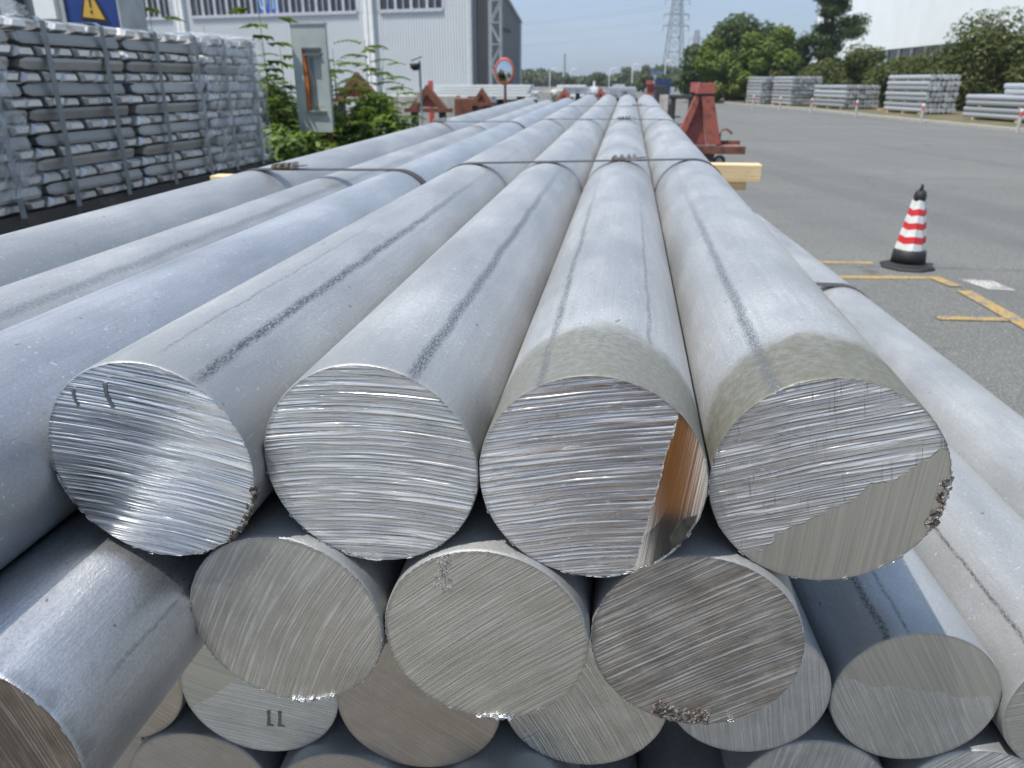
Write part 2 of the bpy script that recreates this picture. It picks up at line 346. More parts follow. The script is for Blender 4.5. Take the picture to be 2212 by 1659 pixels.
# painted markings, worn
def worn(name, col, under=(.15, .152, .15), thr=.47):
    t = T(name); o = t.tc.outputs['Object']; a = t.noise(o, 55, 4, .75); b = t.noise(o, 6, 4, .6)
    k = t.rng(t.math('ADD', a, t.math('MULTIPLY', t.math('SUBTRACT', b, .5), .5)), thr-.06, thr+.05, 0, 1)
    t.set(Base_Color=t.mix(k, under, t.mix(t.rng(b, .35, .65), col, tuple(c*.75 for c in col))), Roughness=.85); t.bump(a, .5, .004); return t.m
M['yellow_line'] = worn('yellow_line_paint', (.52, .34, .09), thr=.49)
M['white_patch'] = worn('white_line_paint', (.62, .60, .55), thr=.5)
def stripe(a, b, w_, mat, name='painted_line', z=.004, label=None):
    a = Vector(a); b = Vector(b); d = (b-a).normalized(); n = Vector((-d.y, d.x))*w_/2
    o = sheet(name, [tuple(a-n), tuple(b-n), tuple(b+n), tuple(a+n)], z, mat); return o
stripe((.8, 7.05), (2.80, 7.27), .11, M['yellow_line']); stripe((.8, 7.74), (2.44, 7.83), .095, M['yellow_line'])
stripe((2.80, 7.30), (2.88, 6.95), .11, M['yellow_line'], z=.008); stripe((2.885, 6.80), (2.96, 5.2), .125, M['yellow_line'], z=.008)
stripe((2.36, 5.92), (2.87, 5.95), .095, M['yellow_line'], z=.008)
stripe((3.4, 6.0), (4.6, 6.08), .07, M['yellow_line'], z=.008)
sheet('painted_patch', [(3.0, 7.25), (3.28, 7.22), (3.33, 6.88), (3.12, 6.9)], .004, M['white_patch'])

# ------------------------------------------------------------------ the bar pile (frame of the pile tips up by 0.66 degrees)
PM = Matrix.Translation((0, 0, HC)) @ Matrix.Rotation(R(.66), 4, 'X')
RAD = .1
def body_mesh(L, seed, rings=26, n=96):
    rr = random.Random(seed); ys = [0, .0012, .004]+[.004+(L-.008)*((i/rings)**1.5) for i in range(1, rings)]+[L-.002, L]
    v = []; f = []
    p1, p2, a1, a2 = rr.uniform(0, 6), rr.uniform(0, 6), rr.uniform(.0002, .0006), rr.uniform(.0002, .0005)
    for k, y in enumerate(ys):
        rb = RAD-.0014 if k in (0,) else (RAD-.0003 if k in (1, len(ys)-1) else RAD)
        for j in range(n):
            t = 2*PI*j/n; q = rb-a1*abs(math.sin(y*1.7+p1))*math.cos(3*t+p2)*(1 if k > 2 else 0)-a2*(1+math.sin(5*t+p1))*(1 if k > 0 else 0)*.5
            v.append((q*math.cos(t), y, q*math.sin(t)))
    for i in range(len(ys)-1):
        for j in range(n): f.append((i*n+j, (i+1)*n+j, (i+1)*n+(j+1) % n, i*n+(j+1) % n))
    f.append(tuple((len(ys)-1)*n+j for j in range(n))[::-1])
    me = bpy.data.meshes.new('bar_body'); me.from_pydata(v, [], f); me.update()
    sm = [True]*len(me.polygons); sm[-1] = False; me.polygons.foreach_set('use_smooth', sm); return me
def face_mesh(seed, n=96):
    rr = random.Random(seed); v = [(0, .0002, 0)]; f = []
    R_ = [.035, .07, .0988]
    for q in R_:
        for j in range(n):
            t = 2*PI*j/n; k = q+(rr.uniform(-.0003, .0002) if q > .09 else 0); v.append((k*math.cos(t), -.0002 if q < .09 else .0001, k*math.sin(t)))
    for j in range(n): f.append((0, 1+j, 1+(j+1) % n))
    for i in range(2):
        for j in range(n): a = 1+i*n; f.append((a+j, a+n+j, a+n+(j+1) % n, a+(j+1) % n))
    me = bpy.data.meshes.new('cut_face'); me.from_pydata(v, [], f); me.update(); return me
body_cache = {}
def bar(x, z, y, L, yw, smat, fmat, label, group, name='aluminium_bar', spin=0, cheap=False):
    key = (round(L, 1), rnd.randint(0, 3)) if not cheap else ('c', round(L, 1))
    if key not in body_cache: body_cache[key] = body_mesh(L, len(body_cache)+3, 26 if not cheap else 4, 96 if not cheap else 32)
    me = body_cache[key].copy(); me.materials.clear(); me.materials.append(smat)
    o = bpy.data.objects.new(name, me); C.objects.link(o)
    yw = R(yw)
    P = Matrix.Rotation(yw, 4, 'Z') @ Matrix.Translation((x, y, z))
    o.matrix_world = PM @ P
    tag(o, label, 'bar', group)
    fm = face_mesh(len(C.objects)); fo = link('cut_face', fm, fmat, o)
    return o
GA = 'round aluminium bars in the top row of the pile'; GB = 'round aluminium bars in the second row'; GC = 'round aluminium bars in the skewed lower rows'
YW = 3.95
s0 = dict(tint=(.60, .61, .62))
sm = {
 'A1': side_mat('skin_pale_long_streak', 1, [(57, .07, .005, 1.6, .95), (84, .025, .03, .9, .5)], front=.16),
 'A2': side_mat('skin_broad_streak', 2, [(64, .075, .0, 1.7, .95)], front=.14),
 'A3': side_mat('skin_two_streaks', 3, [(118, .06, -.05, 1.4, .75), (61, .035, .12, 1.2, .55)], stain=(.085, (.175, .173, .145), .055, 95)),
 'A4': side_mat('skin_olive_collar', 4, [(122, .075, -.05, 1.3, .8)], stain=(.075, (.145, .140, .105), .05, 80)),
 'A0': side_mat('skin_smooth_bluish', 5, [(96, .02, 0, 3, .3)], tint=(.52, .545, .58), front=.05),
 'Tb': side_mat('skin_pitted_seam', 6, [(60, .10, .1, 3.5, .5)]),
 'Ta': side_mat('skin_plain_pale', 7, []),
 'L1': side_mat('skin_rubbed_bright', 8, [(22, .03, .06, .55, .45), (35, .05, .1, .4, .25)], tint=(.72, .73, .755), metal=.95, rough=.33, old=.9, front=.02),
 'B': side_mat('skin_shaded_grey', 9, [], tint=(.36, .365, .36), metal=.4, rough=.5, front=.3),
 'R1': side_mat('skin_twin_streak', 10, [(119, .06, -.1, .6, .9), (104, .03, -.1, .6, .7)], tint=(.56, .58, .60)),
 'R2': side_mat('skin_single_streak', 11, [(136, .035, 0, 1.2, .9)]),
 'R3': side_mat('skin_clean_pale', 12, [(60, .03, .5, 2, .3)]),
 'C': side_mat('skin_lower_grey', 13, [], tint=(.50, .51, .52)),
}
fm = {
 'A1': face_mat('cut_bright_grooves', 1, -9, .55, 410, .8, (.80, .80, .80), .27, 7, blot=.1, ridge_amt=.85, met=1),
 'A2': face_mat('cut_wavy_grooves', 2, 1, .9, 410, .8, (.70, .70, .70), .30, 9, blot=.14, ridge_amt=.75, met=.95),
 'A3': face_mat('cut_grooves_mirror_strip', 3, 10, .35, 410, .8, (.76, .74, .745), .24, 8, flat=(.985, -.17, .0555, .004, (.80, .77, .74), .09, 84, .004), blot=.1, ridge_amt=.85, met=1),
 'A4': face_mat('cut_half_grooves_half_matte', 4, 17, .2, 410, .8, (.66, .64, .625), .30, 8, flat=(.62, -.785, .022, .003, (.44, .43, .39), .42, 88, .035), cross=(100, .3), blot=.12, ridge_amt=.75, met=.95),
 'B1': face_mat('cut_matte_steep_scratches', 5, 62, .8, 560, .30, (.56, .55, .515), .38, 10, warm=.25, blot=.12, ridge_amt=.28),
 'B2': face_mat('cut_matte_diagonal_scratches', 6, 40, .3, 600, .28, (.60, .585, .53), .38, 9, warm=.2, blot=.1, ridge_amt=.22),
 'B3': face_mat('cut_dark_diagonal_grooves', 7, 34, .2, 480, .55, (.62, .60, .58), .28, 8, warm=.2, blot=.3, ridge_amt=.5, met=1),
 'L1': face_mat('cut_brown_scratched', 8, -72, .2, 560, .35, (.24, .20, .165), .38, 9, warm=.15, blot=.3, ridge_amt=.18),
 'C1': face_mat('cut_fine_silver', 9, -12, .2, 620, .3, (.66, .67, .66), .40, 10, flat=(-.6, .8, .028, .004, (.56, .55, .50), .40, -20, .01), blot=.1, ridge_amt=.35),
 'C2': face_mat('cut_brown_smooth', 10, -38, .1, 520, .2, (.56, .50, .44), .40, 8, warm=.4, blot=.12, ridge_amt=.10),
 'C3': face_mat('cut_warm_crosshatched', 11, -62, .2, 480, .6, (.78, .74, .65), .33, 8, cross=(35, .4), blot=.15, ridge_amt=.4),
 'C4': face_mat('cut_pale_upright_scratches', 12, 100, .2, 560, .3, (.66, .66, .65), .40, 9, blot=.12, ridge_amt=.3),
 'R1': face_mat('cut_frosted', 13, -62, .15, 560, .3, (.60, .60, .58), .42, 9, flat=(.1, 1, .012, .004, (.50, .49, .46), .42, -60, .03), blot=.1, ridge_amt=.25),
 'R2': face_mat('cut_dull', 14, 20, .2, 560, .3, (.54, .53, .49), .4, 9, blot=.12, ridge_amt=.15),
 'D': face_mat('cut_pinkish_smooth', 15, -35, .2, 560, .2, (.54, .50, .46), .42, 9, warm=.25, blot=.12, ridge_amt=.12),
 'D5': face_mat('cut_shining', 16, 45, .2, 480, .6, (.70, .71, .72), .28, 8, blot=.1, ridge_amt=.6),
 'D4': face_mat('cut_scraped_light', 17, 82, .2, 480, .4, (.68, .68, .67), .34, 8, blot=.15, ridge_amt=.35),
}
LA = 8.15
A1 = bar(-.4146, -.331, .569, LA, 0, sm['A1'], fm['A1'], 'top-row bar whose bright grooved cut end carries a broad white glare', GA)
A2 = bar(-.2146, -.331, .590, LA, 0, sm['A2'], fm['A2'], 'top-row bar with level wavy saw grooves and one broad dark streak on top', GA)
A3 = bar(-.0152, -.331, .592, LA, 0, sm['A3'], fm['A3'], 'top-row bar with a smooth mirror-like strip beside the grooves on its cut end', GA)
A4 = bar(.1864, -.331, .6147, LA, 0, sm['A4'], fm['A4'], 'top-row bar with an olive stained collar and a half matte, half grooved end', GA)
A0 = bar(-.616, -.349, .25, 8.0, 0, sm['A0'], fm['R2'], 'bluish bar lying against the glaring grooved one, its near end outside the picture', GA)
Tb = bar(-.815, -.370, .30, 7.95, 0, sm['Tb'], fm['R2'], 'bar with a pitted sparkling seam, second from the ingot side of the pile', GA)
Ta = bar(-1.015, -.352, .30, 7.95, 0, sm['Ta'], fm['R2'], 'outermost pale bar of the top row, next to the ingot bundles', GA)
L1 = bar(-.508, -.519, .405, 8.2, 0, sm['L1'], fm['L1'], 'rubbed shiny bar sticking out nearest the camera with a brown cut end', GB)
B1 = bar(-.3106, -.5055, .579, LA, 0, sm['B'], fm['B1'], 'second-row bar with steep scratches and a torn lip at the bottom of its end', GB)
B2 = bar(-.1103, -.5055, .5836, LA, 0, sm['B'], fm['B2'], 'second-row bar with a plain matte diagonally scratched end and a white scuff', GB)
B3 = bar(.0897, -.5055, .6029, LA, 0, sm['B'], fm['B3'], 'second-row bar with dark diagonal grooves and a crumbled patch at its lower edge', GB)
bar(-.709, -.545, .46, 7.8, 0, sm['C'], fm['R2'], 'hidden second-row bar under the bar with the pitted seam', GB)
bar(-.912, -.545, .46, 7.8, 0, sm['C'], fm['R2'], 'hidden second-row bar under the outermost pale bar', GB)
ZC = -.707
lowC = [(-.765, .80, 'C', 'D', 'lowest corner bar under the protruding shiny bar, almost hidden'),
 (-.565, .715, 'C', 'C2', 'third-row bar showing only a tan sliver of its end under the protruding bar'),
 (-.365, .710, 'C', 'C1', 'third-row bar with fine silver scratches and two short crayon strokes on its end'),
 (-.165, .700, 'C', 'C2', 'third-row bar with a smooth brown end under the plain matte one'),
 (.035, .718, 'C', 'C3', 'third-row bar with a warm glint and crosshatching on its end'),
 (.235, .752, 'C', 'C4', 'third-row bar with a pale end mostly hidden behind the crumbled one'),
 (.435, .755, 'R1', 'R1', 'lower bar with two dark streaks and a frosted oval end, partly in shade'),
 (.635, .745, 'R2', 'R2', 'sunlit lower bar with one thin dark streak beside the frosted-ended one'),
 (.835, .62, 'R3', 'R2', 'clean pale bar along the asphalt side of the pile')]
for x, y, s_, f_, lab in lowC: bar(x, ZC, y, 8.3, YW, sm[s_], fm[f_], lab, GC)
ZD = ZC-.1733
for x, y, f_, lab in [(-.665, .76, 'D', 'fourth-row bar hidden behind the brown-ended protruding one'), (-.465, .708, 'D', 'fourth-row bar with a smudged pinkish end below the tan sliver'), (-.265, .690, 'D', 'fourth-row bar showing the top of a dull end below the two crayon strokes'),
  (-.065, .680, 'D', 'fourth-row bar of which only the crest shows below the smooth brown end'), (.135, 1.02, 'D', 'fourth-row bar set far back in the dark gap under the crumbled end'),
  (.335, .752, 'D4', 'fourth-row bar with a scraped light end under the frosted oval one'), (.535, .752, 'D5', 'fourth-row bar with a shining end in the lower corner'), (.735, .76, 'D', 'fourth-row bar under the clean pale one')]:
    bar(x, ZD, y, 8.3, YW, sm['C'], fm[f_], lab, GC)
for k in range(4):
    z = ZD-.1733*(k+1)
    for i in range(8):
        x = -.565-.2*(k % 2)*.5+.2*i+(.0 if k % 2 == 0 else .2)
        if k < 1 or i in (0, 1, 6, 7) or k == 3:
            bar(x, z, .80+rnd.uniform(-.03, .05), 8.3, YW, sm['C'], fm['D'], 'dull bar deep in the foot of the pile, below what the picture shows', GC, cheap=True)

# details on the bars ------------------------------------------------
def chip(parent, label, a0, a1, r0, r1, y0, y1, mat, seed, n=9, name='rough_patch'):
    rr = random.Random(seed); bm = bmesh.new()
    for i in range(n):
        for j in range(5):
            a = R(a0+(a1-a0)*(i+rr.random()*.6)/n); q = r0+(r1-r0)*(j+rr.random()*.9)/5; s_ = rr.uniform(.0012, .0034)
            M_ = Matrix.Translation((q*math.cos(a), rr.uniform(y0, y1), q*math.sin(a))) @ Matrix.Rotation(rr.uniform(0, 6), 4, Vector((rr.random(), rr.random(), rr.random())).normalized()) @ Matrix.Diagonal((s_*rr.uniform(.6, 1.4), s_*.7, s_*rr.uniform(.6, 1.2), 1))
            bmesh.ops.create_cube(bm, size=1.7, matrix=M_)
    for v in bm.verts: v.co += Vector((rr.uniform(-1, 1), rr.uniform(-1, 1), rr.uniform(-1, 1)))*.0006
    me = bpy.data.meshes.new(name); bm.to_mesh(me); bm.free()
    o = link(name, me, mat, parent); o['label'] = label; return o
M['slag'] = rock_mat(); M['bright_tear'] = simple('torn_aluminium', (.75, .75, .74), .25, 1, .35, 200, .002)
chip(A4, 'rust brown crust clinging in a notch on the rim', -24, 8, .0925, .0990, -.0002, .010, M['slag'], 3, 22)
chip(B3, 'crumbled whitish patch along the lower edge', -112, -76, .080, .0965, -.0005, .003, M['slag'], 5, 26)
chip(B1, 'torn metal lip at the bottom edge', -92, -64, .0975, .0992, -.001, .002, M['bright_tear'], 6, 9, 'torn_lip')
chip(B2, 'roughened bottom edge', -95, -75, .0955, .0990, -.0015, .002, M['bright_tear'], 8, 6, 'torn_lip')
chip(A1, 'brown crumbs along the rim', -50, -10, .0972, .0995, .001, .006, M['slag'], 9, 26, 'rim_crumbs')
for P_, sd_ in ((A1, 21), (A2, 22), (A3, 23), (A4, 24), (B1, 25), (B2, 26), (B3, 27), (L1, 28)):
    g = random.Random(sd_); k = MB()
    for i in range(70):
        a = g.uniform(0, 2*PI) if g.random() < .5 else g.gauss(1.2+sd_, .35); q = RAD-.0012+g.uniform(-.0004, .0006); l = g.uniform(.002, .007); w_ = g.uniform(.0003, .0009)
        p0 = (q*math.cos(a), -.0006, q*math.sin(a)); p1 = (q*math.cos(a+l/RAD), g.uniform(-.0016, -.0002), q*math.sin(a+l/RAD)); k.bar(p0, p1, w_, w_*.7)
    o = k.build('rim_burr', M['bright_tear'], P_); o['kind'] = 'stuff'; o['label'] = 'fine bright burr left by the saw along the rim'
# white scuff on the plain matte end, crayon strokes on a silver end, hammer dents on the glaring end
def decal(parent, pts, mat, name, label, y=-.0009):
    k = MB(); n = len(pts); k.v = [(x, y, z) for x, z in pts]+[(x, y+.0006, z) for x, z in pts]
    k.f = [tuple(range(n)), tuple(range(2*n-1, n-1, -1))]+[(i, (i+1) % n, n+(i+1) % n, n+i) for i in range(n)]
    o = k.build(name, mat, parent); o['label'] = label; return o
C1 = [o for o in C.objects if o.get('label', '').startswith('third-row bar with fine silver')][0]
crayon = simple('grey_crayon', (.20, .17, .15), .8, 0, .2, 80)
for dx in (0, .014):
    decal(C1, [(.006+dx, -.030), (.011+dx, -.030), (.0095+dx, -.038), (.008+dx, -.052), (.0125+dx, -.055), (.003+dx, -.055), (.0045+dx, -.047), (.006+dx, -.038)], crayon, 'crayon_stroke', 'short grey crayon stroke')
for dx, sc_ in ((-.030, 1.), (-.062, .7)):
    zz = .078 if dx > -.05 else .070
    decal(A1, [(dx, zz), (dx+.004*sc_, zz), (dx+.003*sc_, zz-.010*sc_), (dx+.007*sc_, zz-.022*sc_), (dx+.004*sc_, zz-.024*sc_), (dx, zz-.012*sc_)], simple('dent_grey', (.26, .26, .255), .4, .8, .2, 90) if 'dent_grey' not in bpy.data.materials else bpy.data.materials['dent_grey'], 'punch_mark', 'dark dent near the top edge')
rs = random.Random(5)
scf = MB()
for i in range(46):
    x = -.040+rs.gauss(0, .0035); z = rs.uniform(.052, .089); a = rs.uniform(.0006, .0022)
    scf.box(x, x+a, -.0013, -.0003, z, z+a*1.4)
o = scf.build('white_scuff', M['bright_tear'], B2); o['label'] = 'glittering white scuff near the top edge'
# missing flake at the lower edge of the mirror strip
decal(A3, [(.0965*math.cos(R(a)), .0965*math.sin(R(a))) for a in range(-40, -13, 4)]+[(.082, -.030), (.076, -.040), (.071, -.052)], simple('grey_flake', (.10, .105, .095), .35, .8, .35, 90), 'edge_flake', 'dark flaked spot on the rim')

# ------------------------------------------------------------------ steel straps round the bars
def hull_path(cs, r_, n=64):
    pts = [(cx+r_*math.cos(2*PI*i/n), cz+r_*math.sin(2*PI*i/n)) for cx, cz in cs for i in range(n)]
    pts = sorted(set(pts))
    def half(ps):
        h = []
        for p in ps:
            while len(h) > 1 and (h[-1][0]-h[-2][0])*(p[1]-h[-2][1])-(h[-1][1]-h[-2][1])*(p[0]-h[-2][0]) <= 0: h.pop()
            h.append(p)
        return h
    a = half(pts); b = half(pts[::-1]); return a[:-1]+b[:-1]
def strap(cs, y0, slope, label, group, yw=0, seal_x=None, r_=.1006, width=.042, mat=None, tail=0):
    path = hull_path(cs, r_); cx = sum(p[0] for p in path)/len(path); cz = sum(p[1] for p in path)/len(path); n = len(path)
    def xyz(p, off): # outward offset
        d = math.hypot(p[0]-cx, p[1]-cz); return (p[0]+(p[0]-cx)/d*off, p[1]+(p[1]-cz)/d*off)
    v = []; f = []
    for p in path:
        q = xyz(p, .0026); y = y0+slope*p[0]
        v += [(p[0], y-width/2, p[1]), (p[0], y+width/2, p[1]), (q[0], y+width/2, q[1]), (q[0], y-width/2, q[1])]
    for i in range(n):
        a = 4*i; b = 4*((i+1) % n)
        for j in range(4): k = (j+1) % 4; f.append((a+j, b+j, b+k, a+k))
    me = bpy.data.meshes.new('steel_strap'); me.from_pydata(v, [], f); me.update()
    o = link('steel_strap', me, mat or M['strap']); o.matrix_world = PM @ Matrix.Rotation(R(yw), 4, 'Z'); tag(o, label, 'strap', group)
    if seal_x is not None:
        zt = max(c[1] for c in cs)+.1035; k = MB(); y = y0+slope*seal_x
        k.box(seal_x-.034, seal_x+.034, y-.0165, y+.0165, zt-.002, zt+.006)
        for q in (-.029, -.010, .009, .024): k.box(seal_x+q, seal_x+q+.009, y-.019, y+.019, zt-.001, zt+.013+.003*math.sin(q*300))
        s_ = k.build('crimp_seal', M['seal'], o, bevel=.001)
        m2 = MB(); m2.bar((seal_x+.02, y+.003, zt+.003), (seal_x+.06, y+.006, zt+.006), .026, .0012); m2.build('strap_tail', mat or M['strap'], o)
    return o
cA = [(-.4146, -.331), (-.2146, -.331), (-.0152, -.331), (.1864, -.331), (-.3106, -.5055), (.0897, -.5055)]
GS = 'steel straps round the bars'
strap(cA, 2.235, .30, 'dark steel strap nearest the cut ends, with a bulky crimped seal on top', GS, seal_x=-.005)
strap(cA, 4.22, .05, 'middle steel strap across the four near bars, halfway down their length', GS, seal_x=-.02)
strap(cA, 5.85, .06, 'farthest steel strap across the four near bars, close to their far end', GS, seal_x=.06)
cT = [(-.616, -.349), (-.815, -.370), (-1.015, -.352), (-.709, -.545), (-.912, -.545)]
strap(cT, 2.10, .02, 'rusty steel strap over the three ingot-side bars, its seal above the outermost bar', GS, seal_x=-.93)
strap(cT, 4.28, .02, 'farther steel strap over the three bars on the ingot side', GS, seal_x=-1.0)
cR = [(.235, ZC), (.435, ZC), (.635, ZC), (.835, ZC), (.335, ZD), (.535, ZD), (.735, ZD)]
strap(cR, 2.42, -.08, 'steel strap over the lowest pale bars, next to the yellow floor lines', GS, yw=YW)
strap(cR, 5.2, 0, 'steel strap low on the asphalt side, hidden behind the top bars', GS, yw=YW)

# wooden bearers --------------------------------------------------------
def timber(x0, x1, y, z0, z1, d, label, ang=0):
    k = MB(); k.box(0, x1-x0, -d/2, d/2, 0, z1-z0); o = k.build('timber_bearer', M['wood'], None, bevel=.003)
    o.matrix_world = PM @ Matrix.Translation((x0, y, z0)) @ Matrix.Rotation(ang, 4, 'Z'); tag(o, label, 'timber', 'pine bearers between the bars'); return o
timber(.30, .612, 3.75, -.472, -.394, .09, 'pale pine bearer sticking out of the pile towards the asphalt', .02)
timber(.32, .555, 3.78, -.512, -.475, .09, 'shorter pine block directly under the pale bearer on the asphalt side')
timber(-1.755, -1.14, 3.20, -.455, -.412, .08, 'pine bearer peeping out beside the ingot bundles')

# ------------------------------------------------------------------ traffic cone
cone = empty('traffic_cone', (2.71, 7.70, 0), R(58), label='black based traffic cone with a red and white striped sleeve on the yellow line', cat='traffic cone')
k = MB(); k.lathe([(.245, 0), (.25, .012), (.235, .028), (.175, .04), (.168, .05)], 8); k.build('base', M['black'], cone, bevel=.004)
k = MB(); k.lathe([(.155, .045), (.143, .16), (.125, .175)], 24); k.build('cone_skirt', M['black'], cone, smooth=True)
def frus(z0, z1, r0, r1, n=8, dz=.03, rise=0):
    k = MB(); k.v = []
    for z, r_ in ((z0, r0), (z1, r1)):
        for j in range(n):
            t = 2*PI*j/n+.39; wob = (.010 if j % 2 == 0 else -.006)
            k.v.append((r_*math.cos(t)*(1.06 if j % 2 == 0 else .93), r_*math.sin(t)*(1.06 if j % 2 == 0 else .93), z+wob))
    k.f = [(j, (j+1) % n, n+(j+1) % n, n+j) for j in range(n)]+[tuple(range(n))[::-1], tuple(range(n, 2*n))]; return k
zs = [.17, .235, .30, .365, .425, .49, .55, .625]
def rr_(z): return .128-(z-.17)*.158
for i in range(7):
    frus(zs[i], zs[i+1], rr_(zs[i]), rr_(zs[i+1])).build('white_band' if i % 2 == 0 else 'red_band', simple('dirty_white', (.74, .74, .72), .5, 0, .12, 14) if i % 2 == 0 else M['red_plain'], cone)
k = MB(); k.lathe([(.020, .585), (.050, .62), (.056, .665), (.046, .705), (.030, .72)], 16); k.build('cap', M['black'], cone, smooth=True)
k = MB(); k.tube([(-.030, 0, .705), (-.030, 0, .74), (-.014, 0, .765), (.014, 0, .765), (.030, 0, .74), (.030, 0, .705)], .010, 8); k.build('lifting_ring', M['black'], cone, smooth=True)

# ------------------------------------------------------------------ ingot bundles
def ingot_mat(name, c0, c1, r0):
    t = T(name); o = t.tc.outputs['Object']
    oi = t.t.nodes.new('ShaderNodeObjectInfo'); n = t.noise(o, 16, 4, .6)
    v = t.math('ADD', t.math('MULTIPLY', oi.outputs['Random'], .5), t.math('MULTIPLY', n, .5))
    col = t.mix(t.rng(v, .2, .8), c0, c1)
    t.set(Base_Color=col, Roughness=t.rng(n, .3, .7, r0, r0+.2), Metallic=.8); t.bump(t.noise(o, 45, 4), .5, .006); return t.m
M['ingot'] = ingot_mat('ingot_end_sunlit', (.58, .58, .575), (.86, .86, .86), .34); M['ingot_flat'] = ingot_mat('ingot_flat_grey', (.30, .30, .295), (.46, .46, .455), .42)  # same metal: end-on ingots coloured brighter for sun on their tops, long ones greyer
def ingot_mesh(L=.74, wb=.146, wt=.108, h=.066, mat='ingot'):
    # lies along X, trapezoid section, ends sloped and chamfered
    v = []; f = []
    sec = lambda sh, zc: [(-wb/2*sh, 0), (wb/2*sh, 0), (wb/2*sh, h*.30), (wt/2*sh, h), (-wt/2*sh, h), (-wb/2*sh, h*.30)]
    for x, s_, dz in ((-L/2, .80, .016), (-L/2+.030, .98, .003), (-L/2+.05, 1, 0), (L/2-.05, 1, 0), (L/2-.030, .98, .003), (L/2, .80, .016)):
        for a, b in sec(s_, 0): v.append((x, a, min(max(b, dz), h-dz)))
    for i in range(5):
        for j in range(6): f.append((i*6+j, i*6+(j+1) % 6, i*6+6+(j+1) % 6, i*6+6+j))
    f.append(tuple(range(6))[::-1]); f.append(tuple(30+j for j in range(6)))
    me = bpy.data.meshes.new('ingot'); me.from_pydata(v, [], f); me.update()
    bm = bmesh.new(); bm.from_mesh(me); bmesh.ops.recalc_face_normals(bm, faces=bm.faces); bm.to_mesh(me); bm.free()
    me.materials.append(M[mat]); return me
IM = ingot_mesh(); IML = ingot_mesh(.98, .135, mat='ingot_flat')
FX = -3.5; Z0 = .92; LH = .0722
def ingot_bundle(y0, wd, label, layers=15, z0=Z0, straps=(.2, .75)):
    root = empty('ingot_bundle', (FX, y0, z0), label=label, cat='ingot bundle', group='strapped bundles of aluminium ingots'); rr = random.Random(int(y0*100))
    for L in range(layers):
        z = L*LH; endon = (L % 2 == 0); jx = rr.uniform(-.012, .012)
        if endon:
            n = 6; st = wd/n
            for i in range(n):
                if rr.random() < .012: continue
                o = bpy.data.objects.new('ingot', IM); C.objects.link(o); o.parent = root
                fl = (i % 2 == 1)
                o.location = (-.37+jx+rr.uniform(-.012, .010), st*(i+.5)+rr.uniform(-.010, .010)+(.012 if i % 2 else -.012), z+(LH*.94 if fl else 0)); o.rotation_euler = (PI if fl else 0, rr.uniform(-.008, .008), rr.uniform(-.02, .02))
        else:
            for i in range(3):
                o = bpy.data.objects.new('ingot', IML); C.objects.link(o); o.parent = root
                o.location = (-.075-.17*i+jx+rr.uniform(-.01, .01), wd/2+rr.uniform(-.02, .02), z+(LH*.94 if (i+L//2) % 2 else 0)); o.rotation_euler = (PI if (i+L//2) % 2 else 0, 0, PI/2+rr.uniform(-.012, .012))
    for s_ in straps:
        y = wd*s_; m_ = MB(); h = layers*LH+.002; w2 = .016
        pts = [(.022+rr.uniform(-.003, .004), -.02+h*q/8) for q in range(9)]+[(-.02, h+.004), (-.75, h+.004)]
        for (xa, za), (xb, zb) in zip(pts, pts[1:]): m_.bar((xa, y, za), (xb, y, zb), .003, .046, (0, 1, 0))
        m_.build('strap_band', M['strap_grey'], root)
    return root
ingot_bundle(3.36, 1.0, 'ingot bundle nearest the camera, cut off by the picture edge')
ingot_bundle(4.38, 1.0, 'ingot bundle with torn film hanging over its near third', straps=(.22, .77))
ingot_bundle(5.42, 1.05, 'bare ingot bundle between the torn-film one and the fully wrapped one', straps=(.33, .87))
ingot_bundle(6.50, 1.02, 'ingot bundle fully wrapped in cloudy plastic film at the far end of the row', straps=(.29, .80))
def film_mat():
    t = T('plastic_film'); o = t.tc.outputs['Object']; xx, yy, zz = t.xyz(o); n = t.noise(t.vec(xx, t.math('MULTIPLY', t.math('ADD', yy, zz), 2.2), t.math('MULTIPLY', t.math('SUBTRACT', zz, yy), 9)), 1.6, 5, .65, .6)
    tr = t.t.nodes.new('ShaderNodeBsdfTransparent'); mxs = t.t.nodes.new('ShaderNodeMixShader')
    t.set(Base_Color=(.74, .77, .80), Roughness=.28, Specular_IOR_Level=.7); t.bump(n, .35, .012)
    t.put(mxs.inputs[0], t.rng(n, .46, .72, .12, .60)); t.t.links.new(tr.outputs[0], mxs.inputs[1]); t.t.links.new(t.p.outputs[0], mxs.inputs[2])
    t.t.links.new(mxs.outputs[0], t.out.inputs[0]); return t.m
M['film'] = film_mat()
